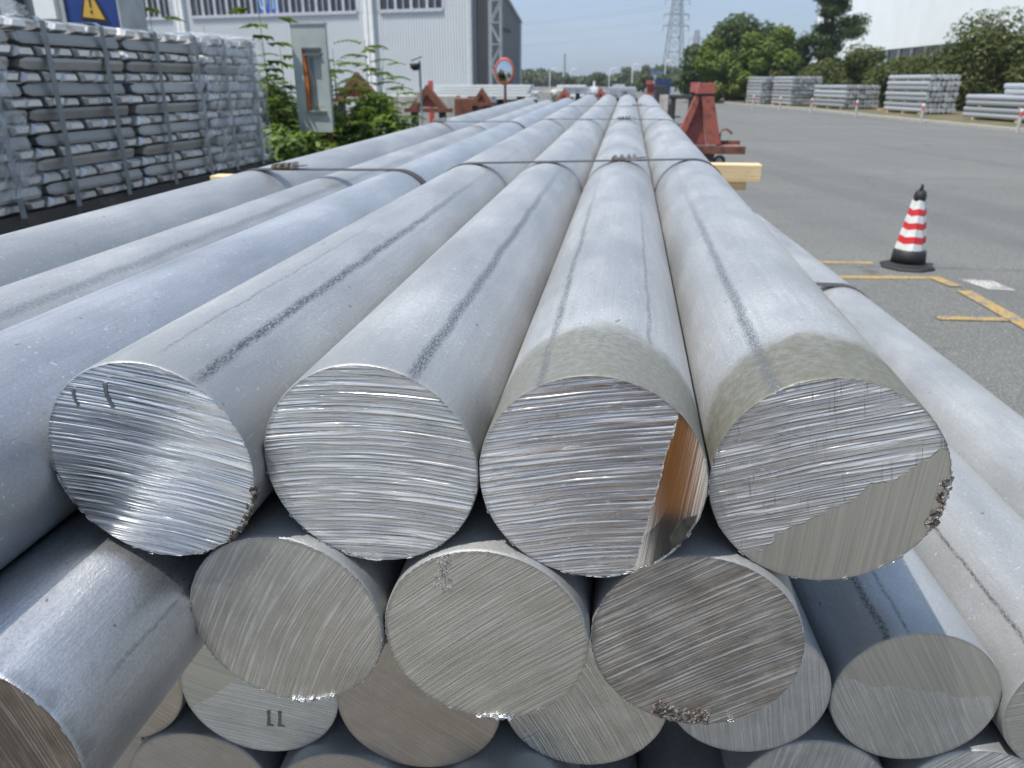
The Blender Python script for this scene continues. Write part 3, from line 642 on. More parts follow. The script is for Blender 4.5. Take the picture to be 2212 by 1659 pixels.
def film(name, y0, y1, z0, z1, ragged, label, top=True):
    ny, nz = 40, 46; v = []; f = []; rr = random.Random(9)
    ph = [rr.uniform(0, 6) for _ in range(8)]
    for i in range(ny+1):
        for j in range(nz+1):
            y = y0+(y1-y0)*i/ny; z = z0+(z1-z0)*j/nz
            if ragged and i == ny: y += .07*math.sin(z*5.2+1.4)+.02*math.sin(z*23)+.25*max(0, 1.25-z)
            x = FX+.034+.004*math.sin(y*23+z*17+ph[0])+.007*math.sin(z*2*PI/.1444+ph[1]*.2+y*2)+.003*math.sin(y*51-z*37+ph[2])
            v.append((x, y, z))
    if top:
        for i in range(ny+1):
            for j in range(1, 9): v.append((FX+.03-.09*j, y0+(y1-y0)*i/ny, z1+.006+.012*math.sin(i*1.3+j*2.1)))
    w_ = nz+1
    for i in range(ny):
        for j in range(nz): a = i*w_+j; f.append((a, a+w_, a+w_+1, a+1))
    if top:
        b0 = (ny+1)*w_
        for i in range(ny):
            f.append((i*w_+nz, (i+1)*w_+nz, b0+(i+1)*8, b0+i*8))
            for j in range(7): a = b0+i*8+j; f.append((a, a+8, a+9, a+1))
    me = bpy.data.meshes.new(name); me.from_pydata(v, [], f); me.update()
    o = link(name, me, M['film'], None, True); return tag(o, label, 'plastic film')
film('plastic_film', 6.52, 7.54, .93, 2.02, False, 'cloudy stretch film wrapped round the last ingot bundle')
film('plastic_film', 3.7, 4.22, 1.02, 2.04, True, 'torn sheet of clear film hanging down the second ingot bundle')
film('plastic_film', 6.22, 6.53, .96, 1.95, False, 'narrow flap of film stuck to the edge of the bare ingot bundle', False)
# crumpled film bag on top of the nearest bundles
bm = bmesh.new(); bmesh.ops.create_icosphere(bm, subdivisions=4, radius=1)
for v in bm.verts:
    c = v.co; q = 1+.14*math.sin(c.x*7+c.y*5)*math.sin(c.z*9+c.y*11)+.07*math.sin(c.x*23+c.z*19)
    v.co = Vector((c.x*.22*q, c.y*.42*q, max(c.z, -.25)*.13*q))
me = bpy.data.meshes.new('crumpled_film'); bm.to_mesh(me); bm.free()
o = link('crumpled_film', me, M['film'], None, True); o.location = (-3.78, 4.32, 2.05); tag(o, 'crumpled heap of clear film lying on top of the near ingot bundles', 'plastic film')
# steel rack that carries the ingots
rk = empty('ingot_rack', (FX, 3.3, 0), label='low black steel rack carrying the row of ingot bundles', cat='rack')
k = MB(); k.box(-.78, .0, 0, 4.3, .80, .915)
k.build('deck', M['dark_steel'], rk)
for y in (.2, 1.4, 2.6, 3.9):
    k = MB(); k.box(-.72, -.04, y, y+.12, 0, .80); k.build('post', M['dark_steel'], rk)

# ------------------------------------------------------------------ foliage
def leaf_mat(name, a, b, trans=.25):
    t = T(name); g = t.t.nodes.new('ShaderNodeNewGeometry'); o = t.tc.outputs['Object']
    n = t.noise(o, .9, 3); v = t.math('ADD', t.math('MULTIPLY', g.outputs['Random Per Island'], .55), t.math('MULTIPLY', n, .5))
    col = t.mix(t.rng(v, .2, .85), a, b)
    t.set(Base_Color=col, Roughness=.55, Specular_IOR_Level=.35)
    tl = t.t.nodes.new('ShaderNodeBsdfTranslucent'); t.put(tl.inputs[0], t.mix(.5, col, (.16, .22, .03))); ms = t.t.nodes.new('ShaderNodeMixShader'); ms.inputs[0].default_value = trans
    t.t.links.new(t.p.outputs[0], ms.inputs[1]); t.t.links.new(tl.outputs[0], ms.inputs[2]); t.t.links.new(ms.outputs[0], t.out.inputs[0]); return t.m
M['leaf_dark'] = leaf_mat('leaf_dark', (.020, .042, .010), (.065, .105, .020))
M['leaf_mid'] = leaf_mat('leaf_mid', (.036, .066, .007), (.155, .21, .018))
M['leaf_olive'] = leaf_mat('leaf_olive', (.030, .048, .007), (.105, .122, .018))
M['leaf_weed'] = leaf_mat('leaf_weed', (.045, .09, .014), (.165, .26, .03), .32)
M['leaf_far'] = leaf_mat('leaf_far', (.045, .065, .025), (.10, .13, .05))
M['bark'] = simple('bark', (.12, .09, .065), .9, 0, .3, 8, .02)
def leaves(cent, nrm, size, seed, aspect=.55, jitter=.5):
    """one folded rhombus leaf (2 triangles each side) per centre"""
    g = np.random.default_rng(seed); n = len(cent)
    d = g.normal(size=(n, 3)); d /= np.linalg.norm(d, axis=1)[:, None]
    nn = nrm*(1-jitter)+g.normal(size=(n, 3))*jitter*.8; nn[:, 2] += .25; nn /= np.linalg.norm(nn, axis=1)[:, None]
    a = np.cross(nn, d); a /= np.linalg.norm(a, axis=1)[:, None]; b = np.cross(nn, a)
    s_ = size*g.uniform(.6, 1.4, n)[:, None]
    v = np.stack([cent-a*s_, cent+b*s_*aspect-nn*s_*.15, cent+a*s_, cent-b*s_*aspect-nn*s_*.15], 1).reshape(-1, 3)
    f = np.arange(4*n).reshape(n, 4)
    return v, f
def np_mesh(name, v, f):
    me = bpy.data.meshes.new(name); me.vertices.add(len(v)); me.vertices.foreach_set('co', np.asarray(v, np.float32).ravel())
    n, k = f.shape; me.loops.add(n*k); me.loops.foreach_set('vertex_index', f.astype(np.int32).ravel()); me.polygons.add(n)
    me.polygons.foreach_set('loop_start', np.arange(0, n*k, k, dtype=np.int32)); me.polygons.foreach_set('loop_total', np.full(n, k, np.int32)); me.update(calc_edges=True); return me
def crown(w_, d_, h, n, size, seed, lumps=16, base=.1, mat='leaf_mid', droop=0, parent=None, name='crown', z0=0., fill=.72):
    """leaf clumps on the shells of overlapping lumps that fill a w x d x h envelope"""
    g = np.random.default_rng(seed); L = []
    for i in range(lumps):
        t = g.uniform(0, 2*PI); q = math.sqrt(g.uniform(0, 1))*.62; zz = g.uniform(.12, .9); sh = math.sin(PI*min(1, max(.08, zz*.9+.08)))**.6
        L.append((q*math.cos(t)*w_/2*sh, q*math.sin(t)*d_/2*sh, z0+base+(h-base)*zz*.84, g.uniform(.22, .40)*min(w_, h)*.62))
    cs, ns = [], []
    per = n//lumps
    for (x, y, z, r_) in L:
        u = g.normal(size=(per, 3)); u /= np.linalg.norm(u, axis=1)[:, None]
        rad = r_*(fill+(1-fill)*g.uniform(0, 1, per)**.5)*(1+.22*np.sin(u[:, 0]*9+x*5)*np.sin(u[:, 2]*11+y*3))
        p = np.stack([x+u[:, 0]*rad*1.1, y+u[:, 1]*rad*1.1, z+u[:, 2]*rad*.85], 1); keep = p[:, 2] > z0+.02
        cs.append(p[keep]); ns.append(u[keep])
    v, f = leaves(np.concatenate(cs), np.concatenate(ns), size, seed+1, .55, .34)
    return link(name, np_mesh(name, v, f), M[mat], parent)
def tree(x, y, w_, h, n, size, seed, label, mat='leaf_mid', trunk=.22, base=.12, group=None, name='broadleaf_tree', cat='tree', lumps=16, d_=None):
    r_ = empty(name, (x, y, 0), label=label, cat=cat, group=group)
    crown(w_, d_ or w_, h, n, size, seed, lumps, base*h, mat, parent=r_)
    g = random.Random(seed); k = MB(); k.tube([(0, 0, 0), (.05, 0, h*.25), (-.04, .05, h*.5), (0, 0, h*.8)], [trunk, trunk*.8, trunk*.5, trunk*.15], 9)
    for i in range(6):
        t = g.uniform(0, 6.28); z = h*g.uniform(.2, .55); k.tube([(0, 0, z), (math.cos(t)*w_*.18, math.sin(t)*w_*.18, z+h*.14), (math.cos(t)*w_*.34, math.sin(t)*w_*.34, z+h*.2)], [trunk*.4, trunk*.25, trunk*.06], 6)
    k.build('trunk', M['bark'], r_); return r_
GT = 'trees across the yard'
for i, (x, y, w_, h, mat, lab) in enumerate([
  (5.6, 72, 3.8, 5.4, 'leaf_dark', 'dark rounded tree at the near end of the clump, beside the pylon'),
  (8.6, 75, 5.4, 8.4, 'leaf_dark', 'tallest dark tree of the clump behind the red trestle'),
  (11.2, 76, 4.6, 7.6, 'leaf_dark', 'dark tree between the tallest one and the layered tree'),
  (6.9, 69, 3.4, 6.1, 'leaf_mid', 'lighter green tree in front of the tallest dark one'),
  (9.3, 67, 3.9, 6.2, 'leaf_mid', 'bright green domed tree in front of the clump'),
  (11.6, 68, 4.0, 6.7, 'leaf_mid', 'fresh green tree next to the white wall edge'),
  (13.6, 74, 3.6, 6.6, 'leaf_dark', 'shaded tree behind the fresh green one at the white wall')]):
    tree(x, y, w_, h, 13000, .14, 40+i, lab, mat, group=GT, lumps=22, base=.02)
# layered tall tree before the white wall
lt = empty('layered_tree', (16.6, 74, 0), label='tall dark tree with loose layered boughs in front of the white building', cat='tree')
g = np.random.default_rng(5); cs = []; ns = []
k = MB(); k.tube([(0, 0, 0), (.1, 0, 4), (-.1, 0, 8), (.1, 0, 12)], [.22, .18, .12, .04], 9)
for i in range(20):
    z = 1.6+i*.52; t = g.uniform(0, 6.28); ln = g.uniform(1.1, 2.5)*(1-.03*i); sgn = 1 if i % 2 else -1
    tip = Vector((math.cos(t)*ln*.5+sgn*ln*.8, math.sin(t)*ln*.6, z+g.uniform(-.1, .5)))
    k.tube([(0, 0, z-.3), tuple(tip*.5+Vector((0, 0, z*.5))), tuple(tip)], [.07, .05, .02], 6)
    for q in range(5):
        c = Vector((0, 0, z-.2)).lerp(tip, .35+.16*q); u = g.normal(size=(300, 3)); u /= np.linalg.norm(u, axis=1)[:, None]
        cs.append(np.array(c)+u*np.array([1.0, 1.0, .66])*g.uniform(.3, 1, 300)[:, None]); ns.append(u)
v, f = leaves(np.concatenate(cs), np.concatenate(ns), .12, 3, .4); link('crown', np_mesh('crown', v, f), M['leaf_dark'], lt); k.build('trunk', M['bark'], lt)
GH = 'shrubs behind the bar stacks'
for i, (x, y, w_, h, lab) in enumerate([
  (14.0, 62, 3.8, 3.7, 'low olive shrub behind the second stack from the far end'), (16.2, 61, 4.6, 4.6, 'rounded olive shrub under the white wall left of the window strip'),
  (18.8, 60, 4.4, 3.9, 'olive shrub just under the window strip'), (18.4, 52, 4.2, 4.2, 'olive shrub behind the tall bar stack'),
  (20.2, 51, 5.4, 6.1, 'largest domed olive shrub, rising against the white wall'), (22.6, 50, 5.6, 5.0, 'broad olive shrub right of the largest dome'), (23.0, 45, 5.0, 4.5, 'olive shrub at the picture edge above the last stack'),
  (16.4, 56, 3.4, 3.2, 'small dark shrub between two bar stacks'), (11.6, 67, 3.4, 3.2, 'low dark shrub at the foot of the tree clump'), (13.9, 66, 3.4, 3.2, 'dark shrub at the foot of the white wall edge'), (17.6, 58, 4.0, 3.1, 'shrub closing the gap beside the rounded olive one'), (22.4, 55, 4.0, 4.6, 'deep green shrub behind the largest dome'), (19.2, 55, 4.0, 3.3, 'shrub between the tall stack and the largest dome'), (24.2, 51, 5.0, 5.3, 'shrub at the far right against the white wall'), (20.6, 44, 4.2, 3.6, 'low shrub filling the gap between the tallest stack and the edge stack')]):
    tree(x, y, w_, h, 17000, .095, 70+i, lab, 'leaf_olive', trunk=.09, base=.0, group=GH, name='shrub', cat='shrub', lumps=30)
# far tree line and single far trees
def far_belt():
    g = np.random.default_rng(3); cs = []; ns = []
    for i in range(150):
        x = g.uniform(-80, 90); y = 300+g.uniform(-20, 20); h = 3.6+1.6*math.sin(x*.11)+1.2*g.random()
        u = g.normal(size=(260, 3)); u /= np.linalg.norm(u, axis=1)[:, None]; cs.append(np.array([x, y, h*.5])+u*np.array([4.2, 4, h*.62])*g.uniform(.7, 1, 260)[:, None]); ns.append(u)
    v, f = leaves(np.concatenate(cs), np.concatenate(ns), .75, 8, .7); o = link('far_tree_belt', np_mesh('far_tree_belt', v, f), M['leaf_far'])
    return tag(o, 'low belt of distant trees along the horizon', 'tree belt', kind='stuff')
far_belt()
for i, (x, y, w_, h, lab) in enumerate([(-25, 200, 4.5, 4.3, 'small far tree just right of the grey building'), (-7.6, 200, 6, 4.3, 'far tree with a pointed top left of the airy one'), (-1.3, 210, 4.2, 6.2, 'airy dark far tree standing above the horizon trees'), (3.4, 215, 4.2, 6.6, 'pale airy far tree nearest the pylon'),
    (2.2, 130, 5, 3.2, 'far green tree right above the ends of the bars'), (5.2, 140, 5, 3.0, 'far green tree behind the dark trestle'), (8.2, 150, 5, 3.2, 'yellowish far tree beside the dark clump'), (-14, 190, 5.5, 3.1, 'low far tree between the thin mast and the lamps')]):
    tree(x, y, w_, h, 1400 if h < 6 else 700, .30, 120+i, lab, 'leaf_far', group='far trees near the horizon', lumps=10, trunk=.2)

# weeds beside the ingots
GW = 'weeds between the ingots and the bars'
def stem_weed(x, y, h, label, n=16, ll=.14, seed=0, lean=(0, 0), mat='leaf_weed', kind='pinnate'):
    root = empty('tall_weed', (x, y, 0), label=label, cat='weed', group=GW); g = random.Random(seed)
    k = MB(); pts = [(lean[0]*q*q+.02*math.sin(q*5), lean[1]*q*q, h*q) for q in (0, .25, .5, .75, 1)]; k.tube(pts, [.011, .010, .008, .006, .003], 6); k.build('stem', M['leaf_weed'], root)
    v = []; f = []
    for i in range(n):
        q = .35+.65*i/n; z = h*q; px = lean[0]*q*q; py = lean[1]*q*q; t = i*2.4+g.uniform(-.3, .3); L = ll*(1.3-.7*(q-.35))*g.uniform(.8, 1.2)
        if kind == 'pinnate':
            for s_ in range(7):
                u = (s_+1)/7; bx = px+math.cos(t)*L*1.7*u; by = py+math.sin(t)*L*1.7*u; bz = z+L*(.75*u-.7*u*u)
                for sg in (-1, 1):
                    a = t+sg*1.1; l2 = L*.5*(1.15-.6*u); k0 = len(v)
                    ex, ey = math.cos(a), math.sin(a); nx, ny = -ey, ex; wd = l2*.27
                    v += [(bx, by, bz), (bx+ex*l2*.5+nx*wd, by+ey*l2*.5+ny*wd, bz+.01), (bx+ex*l2, by+ey*l2, bz-.03*l2/.05*.3), (bx+ex*l2*.5-nx*wd, by+ey*l2*.5-ny*wd, bz+.01)]
                    f.append((k0, k0+1, k0+2, k0+3))
        else:
            bx = px+math.cos(t)*L*.5; by = py+math.sin(t)*L*.5; a = t
            for sg in (-.7, -.25, .25, .7):
                k0 = len(v); aa = a+sg; ex, ey = math.cos(aa), math.sin(aa); nx, ny = -ey, ex; l2 = L*.75; wd = l2*.24
                v += [(bx, by, z+.01), (bx+ex*l2*.5+nx*wd, by+ey*l2*.5+ny*wd, z+.015), (bx+ex*l2, by+ey*l2, z-.05), (bx+ex*l2*.5-nx*wd, by+ey*l2*.5-ny*wd, z+.0)]
                f.append((k0, k0+1, k0+2, k0+3))
    link('foliage', np_mesh('foliage', np.array(v), np.array(f)), M[mat], root); return root
stem_weed(-3.24, 10, 2.13, 'tall feathery weed standing clear against the building right of the grey plate', 26, .24, 1)
stem_weed(-3.62, 9.9, 2.02, 'thin single-stemmed weed just left of the feathery one', 9, .06, 2)
stem_weed(-3.75, 10.1, 1.92, 'short dense weed hugging the right edge of the grey plate', 28, .20, 3)
stem_weed(-3.02, 9.6, 1.88, 'leaning feathery weed in front of the building, nearest the rusty trestle', 22, .20, 11, (.12, 0))
stem_weed(-3.45, 9.3, 1.78, 'bushy feathery weed at the lower right of the grey plate', 24, .20, 12, (.05, 0))
stem_weed(-2.75, 9.3, 1.60, 'short feathery weed close to the outermost bar', 20, .18, 13, (.1, 0))
stem_weed(-4.05, 8.9, 1.72, 'feathery weed crossing the lower left of the grey plate', 20, .17, 14, (.08, 0))
stem_weed(-4.5, 9.4, 1.98, 'curling feathery weed beside the wrapped ingot bundle', 22, .20, 15, (.06, 0))
stem_weed(-5.55, 9.2, 2.56, 'broad-leaved weed above the bare ingot bundle near the blue cabinet', 15, .36, 4, kind='palm', mat='leaf_mid')
stem_weed(-4.16, 9.1, 2.50, 'broad-leaved weed rising behind the wrapped ingot bundle', 18, .33, 5, kind='palm', mat='leaf_mid')
stem_weed(-4.95, 9.3, 2.26, 'low leafy sprig peeping over the bare ingot bundle', 10, .30, 6, kind='palm')
stem_weed(-4.30, 9.9, 2.06, 'leafy sprig between the wrapped bundle and the grey plate', 12, .28, 7, kind='palm')
for i, (x, y, w_, d_, h, mat, lab) in enumerate([
  (-4.50, 9.9, 1.2, .9, 1.95, 'leaf_mid', 'leafy bush left of the grey plate'), (-4.45, 9.6, .8, .7, 1.45, 'leaf_mid', 'lower bush with curling leaves beside the wrapped bundle'),
  (-3.35, 10.4, 1.0, .8, 1.80, 'leaf_mid', 'green bush behind the plate, right side'), (-3.0, 9.5, 1.1, .8, 1.55, 'leaf_weed', 'bright feathery bush in front of the red roofs'),
  (-3.72, 8.6, 1.0, .8, 1.32, 'leaf_weed', 'low bright bush at the foot of the grey plate'), (-4.12, 8.7, .8, .7, 1.45, 'leaf_weed', 'low bush filling the gap at the ingot corner'),
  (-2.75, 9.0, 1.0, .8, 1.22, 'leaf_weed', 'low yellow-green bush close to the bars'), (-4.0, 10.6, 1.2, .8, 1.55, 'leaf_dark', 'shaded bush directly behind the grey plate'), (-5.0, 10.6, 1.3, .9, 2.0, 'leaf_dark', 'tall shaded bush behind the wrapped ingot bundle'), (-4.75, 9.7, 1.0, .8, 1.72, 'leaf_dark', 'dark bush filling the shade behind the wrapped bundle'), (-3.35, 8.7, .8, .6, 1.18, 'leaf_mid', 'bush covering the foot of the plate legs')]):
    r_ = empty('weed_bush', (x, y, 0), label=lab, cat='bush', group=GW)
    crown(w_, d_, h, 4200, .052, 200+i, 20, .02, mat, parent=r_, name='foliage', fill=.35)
    k = MB()
    for j in range(7): t = rnd.uniform(0, 6.28); k.tube([(0, 0, 0), (math.cos(t)*w_*.12, math.sin(t)*w_*.12, h*.5), (math.cos(t)*w_*.25, math.sin(t)*w_*.25, h*.85)], [.010, .007, .003], 5)
    k.build('stems', M['leaf_mid'], r_)
def grass():
    g = np.random.default_rng(4); n = 9000; x = g.uniform(-5.5, -1.9, n); y = g.uniform(8, 16, n); h = g.uniform(.12, .55, n); a = g.uniform(0, 6.28, n); le = g.normal(0, .10, (n, 2)); w_ = .010
    v = np.stack([np.stack([x-np.cos(a)*w_, y-np.sin(a)*w_, 0*h+.03], 1), np.stack([x+np.cos(a)*w_, y+np.sin(a)*w_, 0*h+.03], 1), np.stack([x+le[:, 0], y+le[:, 1], h], 1)], 1).reshape(-1, 3)
    o = link('grass', np_mesh('grass', v, np.arange(3*n).reshape(n, 3)), M['leaf_weed']); tag(o, 'rough grass on the strip behind the bars', 'grass', kind='stuff')
grass()

# ------------------------------------------------------------------ grey plate with an orange-edged slot
pl = empty('slotted_plate', (-3.58, 9.0, 0), R(-4), label='pale grey steel plate with a recessed slot and an orange edge, standing in the weeds', cat='panel')
M['plate'] = simple('pale_plate', (.40, .44, .42), .5, .1, .14, 2.5)
x0, x1, z0, z1 = -.215, .205, 1.10, 2.24; sx0, sx1, sz0, sz1 = -.10, .125, 1.34, 2.00
k = MB(); k.box(x0, sx0, 0, .05, z0, z1); k.box(sx1, x1, 0, .05, z0, z1); k.box(sx0, sx1, 0, .05, z0, sz0); k.box(sx0, sx1, 0, .05, sz1, z1); k.build('frame_plate', M['plate'], pl)
k = MB(); k.box(sx0, sx1, .05, .06, sz0, sz1); k.build('recess_back', M['plate'], pl)
k = MB(); k.prism([(sx0, sz0), (sx0+.045, sz0), (sx0+.052, sz0+.35), (sx0+.02, sz1-.07), (sx0, sz1)], .008, .048); k.build('orange_edge', simple('orange_rust', (.46, .13, .02), .6, 0, .25, 12), pl)
k = MB(); k.box(sx0+.02, sx1+.012, -.025, 0, sz1-.08, sz1-.06); k.box(sx0+.02, sx1+.012, -.02, 0, sz1-.015, sz1+.005); k.box(sx0+.01, sx1+.02, -.03, 0, sz0-.03, sz0-.005); k.build('slot_rail', simple('rail_grey', (.16, .17, .17), .5, .3), pl)
k = MB(); k.box(sx0+.07, sx0+.078, .03, .05, sz0, sz1-.1); k.box(sx0+.10, sx0+.106, .03, .05, sz0, sz1-.1); k.build('guide_rod', simple('rod_grey', (.25, .26, .26), .5, .3), pl)
k = MB(); k.box(x0-.004, x1+.004, -.012, .06, z1, z1+.016); k.build('top_lip', M['steel_grey'], pl)
k = MB(); k.box(-.17, -.12, .06, .11, 0, 2.0); k.box(.10, .15, .06, .11, 0, 2.0); k.build('leg_pair', M['rust'], pl)

# ------------------------------------------------------------------ blue cabinet with warning sign behind the ingots
cb = empty('blue_cabinet', (-5.02, 7.6, 0), R(6), label='dark blue cabinet with a yellow exclamation warning triangle behind the ingots', cat='cabinet')
k = MB(); k.box(-.42, .10, 0, .5, 0, 2.62); k.build('body', simple('blue_paint', (.012, .045, .20), .45, 0, .12, 3), cb, bevel=.01)
k = MB(); k.prism([(-.285, 2.205), (.0, 2.175), (-.17, 2.56)], -.012, -.004); k.build('sign_border', M['black'], cb)
k = MB(); k.prism([(-.252, 2.232), (-.042, 2.205), (-.168, 2.50)], -.016, -.0125); k.build('warning_triangle', simple('sign_yellow', (.62, .36, .05), .5, 0, .05), cb)
k = MB(); k.prism([(-.174, 2.44), (-.150, 2.44), (-.152, 2.31), (-.166, 2.31)], -.020, -.0165); k.box(-.170, -.150, -.020, -.0165, 2.262, 2.286); k.build('exclamation_mark', M['black'], cb)
k = MB(); k.box(.10, .12, -.02, .5, 0, 2.62); k.box(-.46, -.42, -.02, .5, 0, 2.62); k.build('corner_post', M['steel_grey'], cb)
# pale slatted machine hood left of the cabinet
mh = empty('machine_hood', (-5.72, 7.6, 0), label='pale grey machine hood with two louvred panels left of the blue cabinet', cat='machine')
k = MB(); k.box(-.5, .20, .06, .6, 0, 2.7); k.build('housing', simple('hood_grey', (.36, .39, .385), .5, .1, .15, 4), mh)
k = MB(); k.box(-.08, .14, -.005, .06, 2.22, 2.50); k.build('hood_panel', M['white_paint'], mh)
k = MB(); k.tube([(-.34, 0, 0), (-.34, 0, 1.9), (-.24, 0, 2.3), (-.28, 0, 2.8)], .05, 12); k.build('dark_hose', M['black'], mh, smooth=True)

# ------------------------------------------------------------------ trestles and trolleys
def big_trestle():
    r_ = empty('rack_trolley', (1.55, 16.8, 0), R(4), label='red A-shaped rack trolley standing on the asphalt beside the far end of the bars', cat='trolley')
    rp = M['red_paint']
    def leg(xt, xb, w_, name):
        k = MB(); k.prism([(xb-w_/2, .46), (xb+w_/2, .46), (xt+w_*.45, 1.37), (xt-w_*.45, 1.37)], -.14, .0); return k.build(name, rp, r_, bevel=.006)
    leg(-.01, .20, .27, 'front_leg')
    k = MB(); k.prism([(-.62, .40), (-.47, .40), (-.13, 1.37), (-.24, 1.37)], -.08, .10); k.build('rear_leg', rp, r_)
    k = MB(); k.prism([(-.46, .44), (.06, .44), (-.12, 1.36), (-.15, 1.36)], .02, .045); k.build('web_plate', rust_paint('web_paint', (.30, .08, .07), (.12, .05, .04), .4), r_)
    k = MB(); k.prism([(-.24, 1.42), (.14, 1.42), (.12, 1.62), (-.19, 1.62)], -.15, .08); k.build('top_cap', rp, r_, bevel=.01)
    k = MB(); k.box(-.22, .13, -.12, .06, 1.37, 1.42); k.build('cap_gap', M['dark_steel'], r_)
    k = MB(); k.box(-.70, .82, -.22, -.10, .28, .43); k.build('base_beam', M['rust'], r_, bevel=.008)
    k = MB(); k.box(.30, .76, .10, .20, .38, .52); k.box(-.60, .40, .12, .2, .30, .42); k.build('rear_beam', M['rust'], r_, bevel=.008)
    k = MB(); k.box(.30, .72, -.10, .12, .40, .44); k.build('shelf', simple('pinkish_deck', (.42, .28, .24), .7), r_)
    k = MB(); k.tube([(.32, -.02, .44), (.32, -.02, .66), (.36, -.02, .74), (.44, -.02, .755), (.52, -.02, .70), (.56, -.02, .66)], .022, 10); k.build('hook', M['rust'], r_, smooth=True)
    k = MB(); k.box(-.28, .22, -.15, .15, .06, .28); k.build('wheel_box', M['dark_steel'], r_)
    wr = empty('caster_wheel', (0, 0, 0)); wr.parent = r_; wr.location = (.34, -.1, .13); k = MB(); k.v = []; 
    k.tube([(-.03, 0, 0), (.03, 0, 0)], .12, 20); wo = k.build('tyre', M['black'], wr, smooth=False); wo.rotation_euler.z = R(55)
    k = MB(); k.tube([(-.034, 0, 0), (.034, 0, 0)], .075, 16); wo = k.build('rim', simple('wheel_rim', (.5, .5, .48), .5, .4), wr); wo.rotation_euler.z = R(55)
    k = MB(); k.box(-1.0, -.62, .5, .6, .72, 1.0); k.build('side_box', M['rust'], r_)
big_trestle()
r_ = empty('rack_trolley', (.72, 19.6, 0), label='blackened rack trolley with a white plate, behind the red one', cat='trolley')
k = MB(); k.prism([(.10, .5), (.45, .5), (.12, 1.56), (-.14, 1.56)], 0, .16); k.build('front_leg', M['dark_steel'], r_, bevel=.01)
k = MB(); k.prism([(-.42, .5), (-.28, .5), (-.12, 1.58), (-.22, 1.66), (-.30, 1.62)], .05, .2); k.build('rear_leg', M['red_paint'], r_)
k = MB(); k.box(.0, .2, -.012, 0, .96, 1.36); k.build('white_plate', simple('plate_white', (.62, .56, .50), .6, 0, .2), r_)
k = MB(); k.box(-.5, .55, -.02, .16, .36, .5); k.box(-.4, -.3, 0, .12, 0, .36); k.box(.35, .45, 0, .12, 0, .36); k.build('base_beam', M['rust'], r_)
k = MB(); k.box(-.34, -.2, .0, .15, 1.58, 1.68); k.build('top_cap', M['red_paint'], r_)
r_ = empty('parked_trailer', (2.15, 33, 0), label='far dark flatbed with a red knob, half hidden by the red trolley', cat='trailer')
k = MB(); k.box(-.6, .35, 0, 1.2, 1.0, 1.15); k.build('deck', M['dark_steel'], r_); k = MB(); k.box(.25, .6, 0, .4, 1.25, 1.62); k.build('red_hitch', simple('faded_red', (.45, .13, .12), .6), r_)
for q in (-.5, .2): k = MB(); k.box(q, q+.2, 0, .2, 0, 1.05); k.build('leg', M['black'], r_)
def roof_trestle(x, y, w_, h, zb, label, mat='rust'):
    r_ = empty('trestle', (x, y, 0), label=label, cat='trestle', group='rusty gable-topped trestles along the bars')
    k = MB(); t_ = .10*w_+.03
    k.prism([(-w_/2, zb), (0, zb+h), (0, zb+h-t_*1.6), (-w_/2+t_*1.4, zb)], 0, .16); k.build('rafter', M[mat], r_)
    k = MB(); k.prism([(w_/2, zb), (0, zb+h), (0, zb+h-t_*1.6), (w_/2-t_*1.4, zb)], 0, .16); k.build('rafter', M[mat], r_)
    k = MB(); k.prism([(-w_*.33, zb+.02), (w_*.33, zb+.02), (0, zb+h*.72)], .05, .10); k.build('gusset', M['red_paint'], r_)
    k = MB(); k.box(-w_*.62, w_*.62, -.02, .18, zb-.06, zb); k.build('cross_beam', M['rust'], r_)
    for s_ in (-1, 1): k = MB(); k.box(s_*w_*.38-.05, s_*w_*.38+.05, .02, .14, 0, zb-.06); k.build('leg', M['dark_steel'], r_)
    return r_
roof_trestle(-3.25, 13, .62, .36, 1.24, 'rusty gable-topped trestle in the open between the weeds and the bars')
roof_trestle(-2.62, 14.5, .34, .24, 1.30, 'small rusty trestle near the foot of the mirror pole')
roof_trestle(-4.6, 13.5, .80, .42, 1.38, 'dark rusty trestle half covered by the feathery weed')
roof_trestle(-4.05, 12.4, .7, .44, 1.10, 'rusty trestle slanting out of the bright bush', 'rust')
roof_trestle(-1.02, 13, .24, .17, 1.38, 'little red-gabled trestle beyond the end of the ingot-side bars', 'red_paint')
roof_trestle(-.48, 14, .26, .17, 1.38, 'little red-gabled trestle beyond the end of the near bars', 'red_paint')
k = MB(); k.box(-.25, .25, 0, .3, 0, 1.36); o = k.build('rusty_bin', M['rust'], None, bevel=.02); o.location = (-2.98, 15, 0); tag(o, 'rusty box-shaped bin between two gable-topped trestles', 'bin')
k = MB(); k.box(-.9, .7, 0, .4, 0, 1.38); o = k.build('concrete_block', M['concrete'], None, bevel=.03); o.location = (-4.3, 17, 0); tag(o, 'weathered low concrete wall behind the gable-topped trestles', 'wall')
# debris and offcuts beyond the far ends
rs = random.Random(12)
for i, (x, y, w_, h, zt, lab) in enumerate([(-.55, 11.5, .10, .13, 1.37, 'small white block lying just past the end of the bars'), (-1.7, 17, .22, .22, 1.45, 'upright pale concrete post beyond the ingot-side bars'), (-2.0, 22, .5, .2, 1.42, 'grey concrete block by the white stacks')]):
    k = MB(); k.box(-w_/2, w_/2, 0, w_, 0, zt); o = k.build('concrete_post', M['concrete'], None, bevel=.01); o.location = (x, y, 0); tag(o, lab, 'block')

